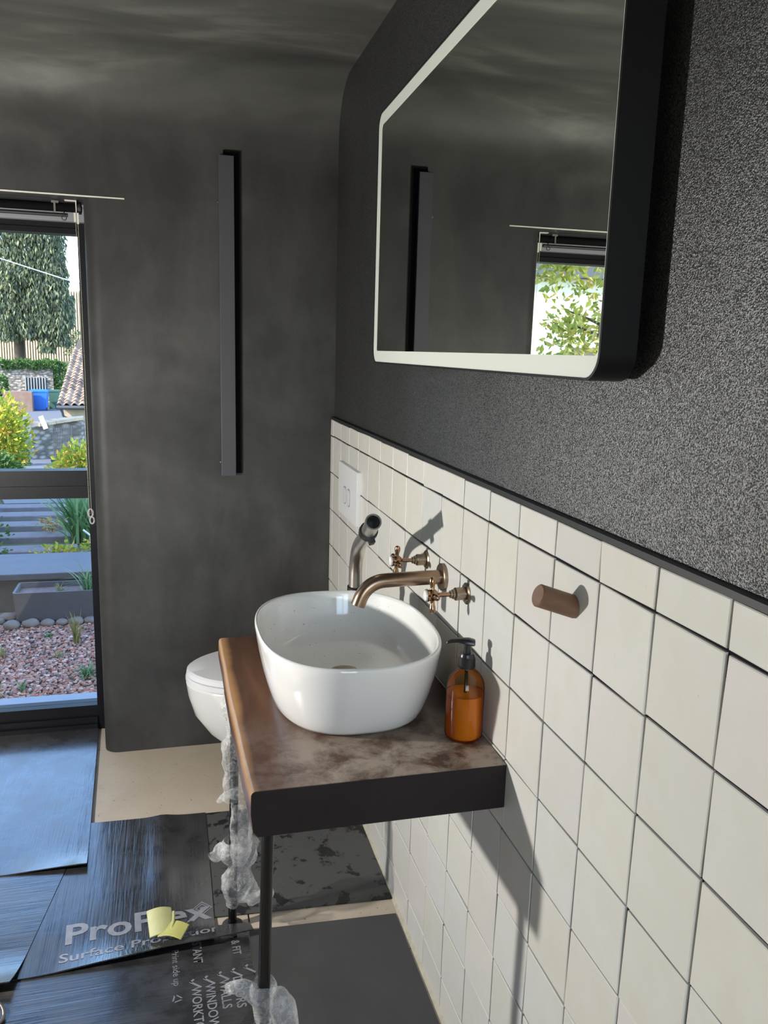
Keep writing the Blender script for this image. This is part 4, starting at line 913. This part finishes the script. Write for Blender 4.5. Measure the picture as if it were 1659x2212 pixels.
lf = thing('lattice_fence', 'dark metal lattice fence panel against the stone garden wall', 'fence', (-3.2, 21.5, -1.5))
for i in range(12):
    x = -3.46+0.040*i; obj('fence_slat', tube(B(), [(x+0.02, 21.55, -0.70+0.006*i), (x, 21.55, -1.50)], 0.012, 6), M_iron, lf)
for i in range(5): z = -0.76-0.16*i; obj('fence_rail', tube(B(), [(-3.47, 21.56, z), (-3.0, 21.56, z+0.05)], 0.009, 6), M_iron, lf)
wb_ = box(B(), 0, 0, 0, 0, 0, 0); wb_.free(); bm = B(); obox(bm, (-3.66, 21.45, -0.55), (1, 0, 0.35), (0, 1, 0), (-0.35, 0, 1), 0.055, 0.015, 0.17)
tag(obj('white_board', bm, M_white, loc=(-3.66, 21.45, -0.72)), 'bright white board leaning on the stone garden wall', 'board')

# bins
def bin_(name, x, y, z, w, d, h, m, label):
    t = thing(name, label, 'bin', (x, y, z))
    def rc(s, zz, oy=0): return [(x+a*w/2*s, y+b*d/2*s+oy, z+zz) for a, b in ((-1, -1), (1, -1), (1, 1), (-1, 1))]
    bm = B(); skin_rings(bm, [rc(0.76, 0.06), rc(0.80, 0.1), rc(0.96, h*0.9), rc(1.04, h*0.9), rc(1.04, h*0.94), rc(0.98, h*0.94)], cap0=True, cap1=True); obj('bin_body', bm, m, t)
    bm = B(); skin_rings(bm, [rc(1.06, h*0.94), rc(1.06, h*0.97), rc(0.9, h*1.0, 0.02)], cap0=True, cap1=True); obj('bin_lid', bm, m, t)
    for s in (-1, 1): obj('wheel', tube(B(), [(x+s*w*0.42-0.03, y-d*0.33, z+0.1), (x+s*w*0.42+0.03, y-d*0.33, z+0.1)], 0.1, 14), M_rubber, t)
    return t
bin_('wheelie_bin', -6.80, 43.0, -1.92, 0.82, 0.75, 1.06, M_binblue, 'blue plastic wheelie bin standing on the tarmac')
bin_('wheelie_bin', -6.24, 44.1, -1.93, 0.50, 0.6, 1.02, M_bingreen, 'dark green wheelie bin behind the blue one')
# stone outbuilding with barred window and ivy
ob = thing('stone_outbuilding', 'pale rubble stone building with a barred window behind the bins', 'building', (-7.6, 46.5, -1.95))
bm = B(); box(bm, -9.6, -6.5, 46, 49, -2.0, 0.22); obj('stone_wall', bm, M_stone, ob)
wn = obj('barred_window', box(B(), -7.9, -6.85, 45.95, 46.02, -1.05, -0.40), M_paneDark, ob)
for i in range(8): obj('window_bar', tube(B(), [(-7.86+0.138*i, 45.90, -1.05), (-7.86+0.138*i, 45.90, -0.38)], 0.022, 6), M_cable, wn)
lw_ = obj('low_stone_wall', box(B(), -8.3, -7.0, 42.0, 42.5, -2.0, -0.92), simple('red_brown_stone', (0.22, 0.14, 0.11), 0.9, 0.4, 4), loc=(-7.6, 42.2, -2)); tag(lw_, 'low reddish stone wall beside the blue bin', 'stone wall')
bm = B()
for i in range(9): leaf_blob(bm, (-9.4+0.38*i, 46.0, 0.28+0.06*math.sin(i*2)), (0.32, 0.3, 0.22), 150, 0.17)
for i in range(6): leaf_blob(bm, (-6.2+0.03*i, 46.2, 0.15-0.36*i), (0.34, 0.3, 0.28), 150, 0.17)
tag(leafmesh('ivy', bm, L_green, loc=(-7.5, 46, 0.2)), 'green ivy over the top and corner of the stone outbuilding', 'ivy')
bm = B(); leaf_blob(bm, (-8.75, 44.0, -0.80), (0.42, 0.4, 0.60), 700, 0.15); tag(leafmesh('clipped_shrub', bm, L_green, loc=(-8.75, 44, -1.4)), 'dark green clipped shrub in front of the outbuilding wall', 'shrub')

# tiled outbuilding roof
hs = thing('tiled_outbuilding', 'low outbuilding with an old clay pantile roof and black gutter', 'building', (-2.5, 33, -1.95))
bm = B(); box(bm, -4.42, 3.0, 32.25, 38, -2.4, -0.80); obj('stone_wall', bm, M_sand, hs)
sl_ = 0.31; rl = math.sqrt(1+sl_*sl_)
bm = B(); prism(bm, [(32.0, -0.86), (40.0, -0.86+8*sl_), (40.0, -0.90+8*sl_-0.1), (32.0, -0.96)], 'x', -4.58, 3.0); obj('roof_deck', bm, M_bark, hs)
bm = B(); n = 8; w_, l_ = 0.29, 0.40; R_ = []
for yy, zz in ((0, 0.045), (l_, 0.0)):
    R_.append([(w_*i/n-0.01, yy, zz+0.045*math.sin(2*PI*i/n)+0.05) for i in range(n+1)])
V = [[bm.verts.new(p) for p in r] for r in R_]; V2 = [[bm.verts.new((p[0], p[1], p[2]-0.02)) for p in r] for r in R_]
for i in range(n):
    bm.faces.new((V[0][i], V[0][i+1], V[1][i+1], V[1][i])); bm.faces.new((V2[0][i], V2[1][i], V2[1][i+1], V2[0][i+1])); bm.faces.new((V[0][i], V2[0][i], V2[0][i+1], V[0][i+1]))
pm = bpy.data.meshes.new('pantile'); bm.to_mesh(pm); bm.free(); pm.materials.append(M_pantile)
for i in range(10):
    for j in range(20):
        o = bpy.data.objects.new('pantile', pm); C.objects.link(o); o.parent = hs; y = 31.95+0.33*j
        o.location = Vector((-4.62+0.275*i, y, -0.87+(y-32.0)*sl_))-ROOT[hs.name]; o.rotation_euler = (math.atan(sl_)+random.gauss(0, 0.012), random.gauss(0, 0.015), random.gauss(0, 0.01))
obj('gutter', tube(B(), [(-4.64, 31.93, -0.93), (3.0, 31.93, -0.93)], 0.075, 10), M_iron, hs, smooth=40)
obj('downpipe', tube(B(), smooth_path([(-4.50, 31.95, -0.98), (-4.46, 32.02, -1.12), (-4.42, 32.1, -1.28), (-4.2, 32.1, -1.36), (-3.95, 32.1, -1.42), (-3.9, 32.1, -1.75)], 4), 0.045, 8), M_iron, hs, smooth=40)

# conifer with hanging foliage
cf = thing('weeping_conifer', 'tall grey-green conifer with drooping branches above the stone outbuilding', 'tree', (-8.6, 51, -0.9))
obj('trunk', tube(B(), [(-9.0, 51.5, -1.2), (-8.9, 51.2, 2.0), (-8.7, 51, 6), (-8.6, 51, 13)], [0.35, 0.28, 0.2, 0.06], 10), M_bark, cf, smooth=True)
bm = B(); random.seed(11)
def drape(c, rad, n, size):
    c = Vector(c)
    for _ in range(n):
        a = random.uniform(0, 2*PI); r = math.sqrt(random.random()); p = c+Vector((math.cos(a)*rad[0]*r, math.sin(a)*rad[1]*r, random.uniform(-1, 1)*rad[2]))
        L = size*random.uniform(0.6, 1.4); u = Vector((random.gauss(0, 0.3), random.gauss(0, 0.3), -1)).normalized(); v = Matrix.Rotation(random.uniform(0, 2*PI), 3, u) @ u.orthogonal().normalized(); w = L*0.16
        bm.faces.new([bm.verts.new(q) for q in (p, p+u*L*0.4+v*w, p+u*L, p+u*L*0.4-v*w)])
for x, z, rx, rz, nn in ((-8.9, 9.5, 1.9, 1.2, 900), (-7.6, 8.2, 1.5, 1.2, 900), (-8.9, 7.3, 1.7, 1.0, 900), (-7.0, 6.5, 0.95, 0.9, 650), (-8.3, 5.6, 1.4, 0.9, 900), (-6.75, 4.9, 0.75, 0.8, 520), (-7.6, 4.3, 1.1, 0.9, 800), (-9.2, 4.2, 1.1, 1.3, 800), (-6.5, 3.3, 0.75, 0.9, 700), (-7.3, 2.7, 0.9, 0.8, 700), (-8.3, 2.4, 0.8, 0.7, 380), (-9.4, 2.3, 0.7, 0.7, 380), (-6.7, 2.0, 0.65, 0.6, 450), (-7.3, 1.4, 0.45, 0.4, 160), (-10.6, 5.5, 1.2, 3.0, 900), (-8.5, 12, 1.6, 1.6, 700)):
    drape((x, 50.6, z), (rx, 1.2, rz), int(nn*3.8), 0.26)
tag(leafmesh('foliage', bm, L_conifer, cf), kind='stuff')
for k in range(6):
    z = 2.2+1.2*k; sgn = 1 if k % 2 else -1
    obj('branch', tube(B(), smooth_path([(-8.8, 51, z), (-8.8+sgn*0.9, 50.8, z+0.35), (-8.8+sgn*1.7, 50.6, z+0.05)], 4), [0.08-0.007*i for i in range(9)], 6), M_bark, cf, smooth=True)
# slatted fence / facade beyond
sf = thing('slatted_facade', 'pale sunlit timber slat facade far behind the conifer', 'facade', (-6, 66, 0))
obj('backing_wall', box(B(), -14, 2, 66.2, 66.6, -0.5, 5.35), M_render, sf)
for i in range(80): obj('facade_slat', box(B(), -13.9+0.18*i, -13.9+0.18*i+0.085, 65.9, 66.15, 0.1, 5.35), M_slatwood, sf)
bm = B(); leaf_blob(bm, (-5.9, 58, 1.4), (1.5, 1.0, 0.9), 700, 0.22); tag(leafmesh('far_shrub', bm, L_conifer, loc=(-5.9, 58, 0)), 'dark bushy growth in front of the slat facade', 'shrub')
tag(obj('overhead_cable', tube(B(), [(-14.0, 30, 6.4), (-9.0, 30, 4.95), (-5.94, 30, 4.16), (-4.0, 30, 3.60), (1.0, 30, 2.4), (6.0, 30, 1.4)], 0.022, 6), M_cable, smooth=True), 'thin grey overhead cable crossing in front of the conifer', 'cable')

# what the mirror sees through the window: a sunlit tree and a pale house
random.seed(23)
mt = thing('garden_tree', 'sunlit broad-leaved tree with yellow-green leaves, seen in the mirror', 'tree', (-5.6, 10.6, -0.5))
obj('trunk', tube(B(), smooth_path([(-5.75, 10.8, -0.7), (-5.7, 10.7, 0.6), (-5.55, 10.6, 1.9), (-5.7, 10.6, 3.4), (-5.6, 10.7, 5.0)], 4), [0.17-0.007*i for i in range(17)], 8), M_bark, mt, smooth=True)
bm = B()
for k in range(16):
    a = random.uniform(0, 2*PI); z = random.uniform(1.0, 3.6); L = random.uniform(0.8, 1.7)
    obj('branch', tube(B(), smooth_path([(-5.62, 10.65, z), (-5.62+math.cos(a)*L*0.5, 10.65+math.sin(a)*L*0.4, z+0.15), (-5.62+math.cos(a)*L, 10.65+math.sin(a)*L*0.8, z+random.uniform(-0.2, 0.4))], 3), [0.03-0.003*i for i in range(7)], 5), M_bark, mt, smooth=True)
    leaf_blob(bm, (-5.62+math.cos(a)*L*0.8, 10.65+math.sin(a)*L*0.65, z+0.1), (0.5, 0.5, 0.4), 130, 0.13, shell=0.1)
for c in ((-4.9, 10.2, 1.6), (-5.2, 10.4, 2.4), (-5.5, 10.3, 1.4), (-5.9, 10.5, 2.1), (-4.6, 10.4, 2.6), (-5.1, 10.2, 1.0)): leaf_blob(bm, c, (0.45, 0.4, 0.4), 90, 0.13, shell=0.1)
tag(leafmesh('foliage', bm, L_tree, mt), kind='stuff')
wh = thing('pale_house', 'pale rendered house bright in the sun, seen in the mirror', 'building', (-11, 20, -1.7))
obj('house_wall', box(B(), -16, -7.6, 20, 25.2, -2.0, 3.6), M_render, wh)
bm = B(); prism(bm, [(-16.4, 3.5), (-11.8, 5.4), (-7.2, 3.5)], 'y', 19.7, 25.5); obj('house_roof', bm, M_slate, wh)
for x in (-10.3, -12.6):
    wn = obj('house_window', box(B(), x, x+0.9, 19.93, 20.0, 0.2, 1.7), M_paneDark, wh); bm = B(); box(bm, x-0.04, x+0.94, 19.9, 19.95, 0.93, 0.98); box(bm, x+0.43, x+0.48, 19.9, 19.95, 0.2, 1.7); obj('glazing_bar', bm, M_white, wn)
# unseen hedge added left of the garden to keep the gravel in shade
hg = thing('shade_hedge', 'tall green hedge added along the garden side to shade the gravel', 'hedge', (-6.6, 4, -0.2))
bm = B(); box(bm, -7.0, -6.2, -1.0, 8.0, -0.3, 4.3); obj('hedge_core', bm, L_green, hg)
bm = B()
for k in range(30): leaf_blob(bm, (-6.6+random.uniform(-0.2, 0.3), -0.8+0.3*k, random.uniform(0.6, 4.0)), (0.5, 0.6, 0.9), 70, 0.14)
tag(leafmesh('foliage', bm, L_green, hg), kind='stuff')
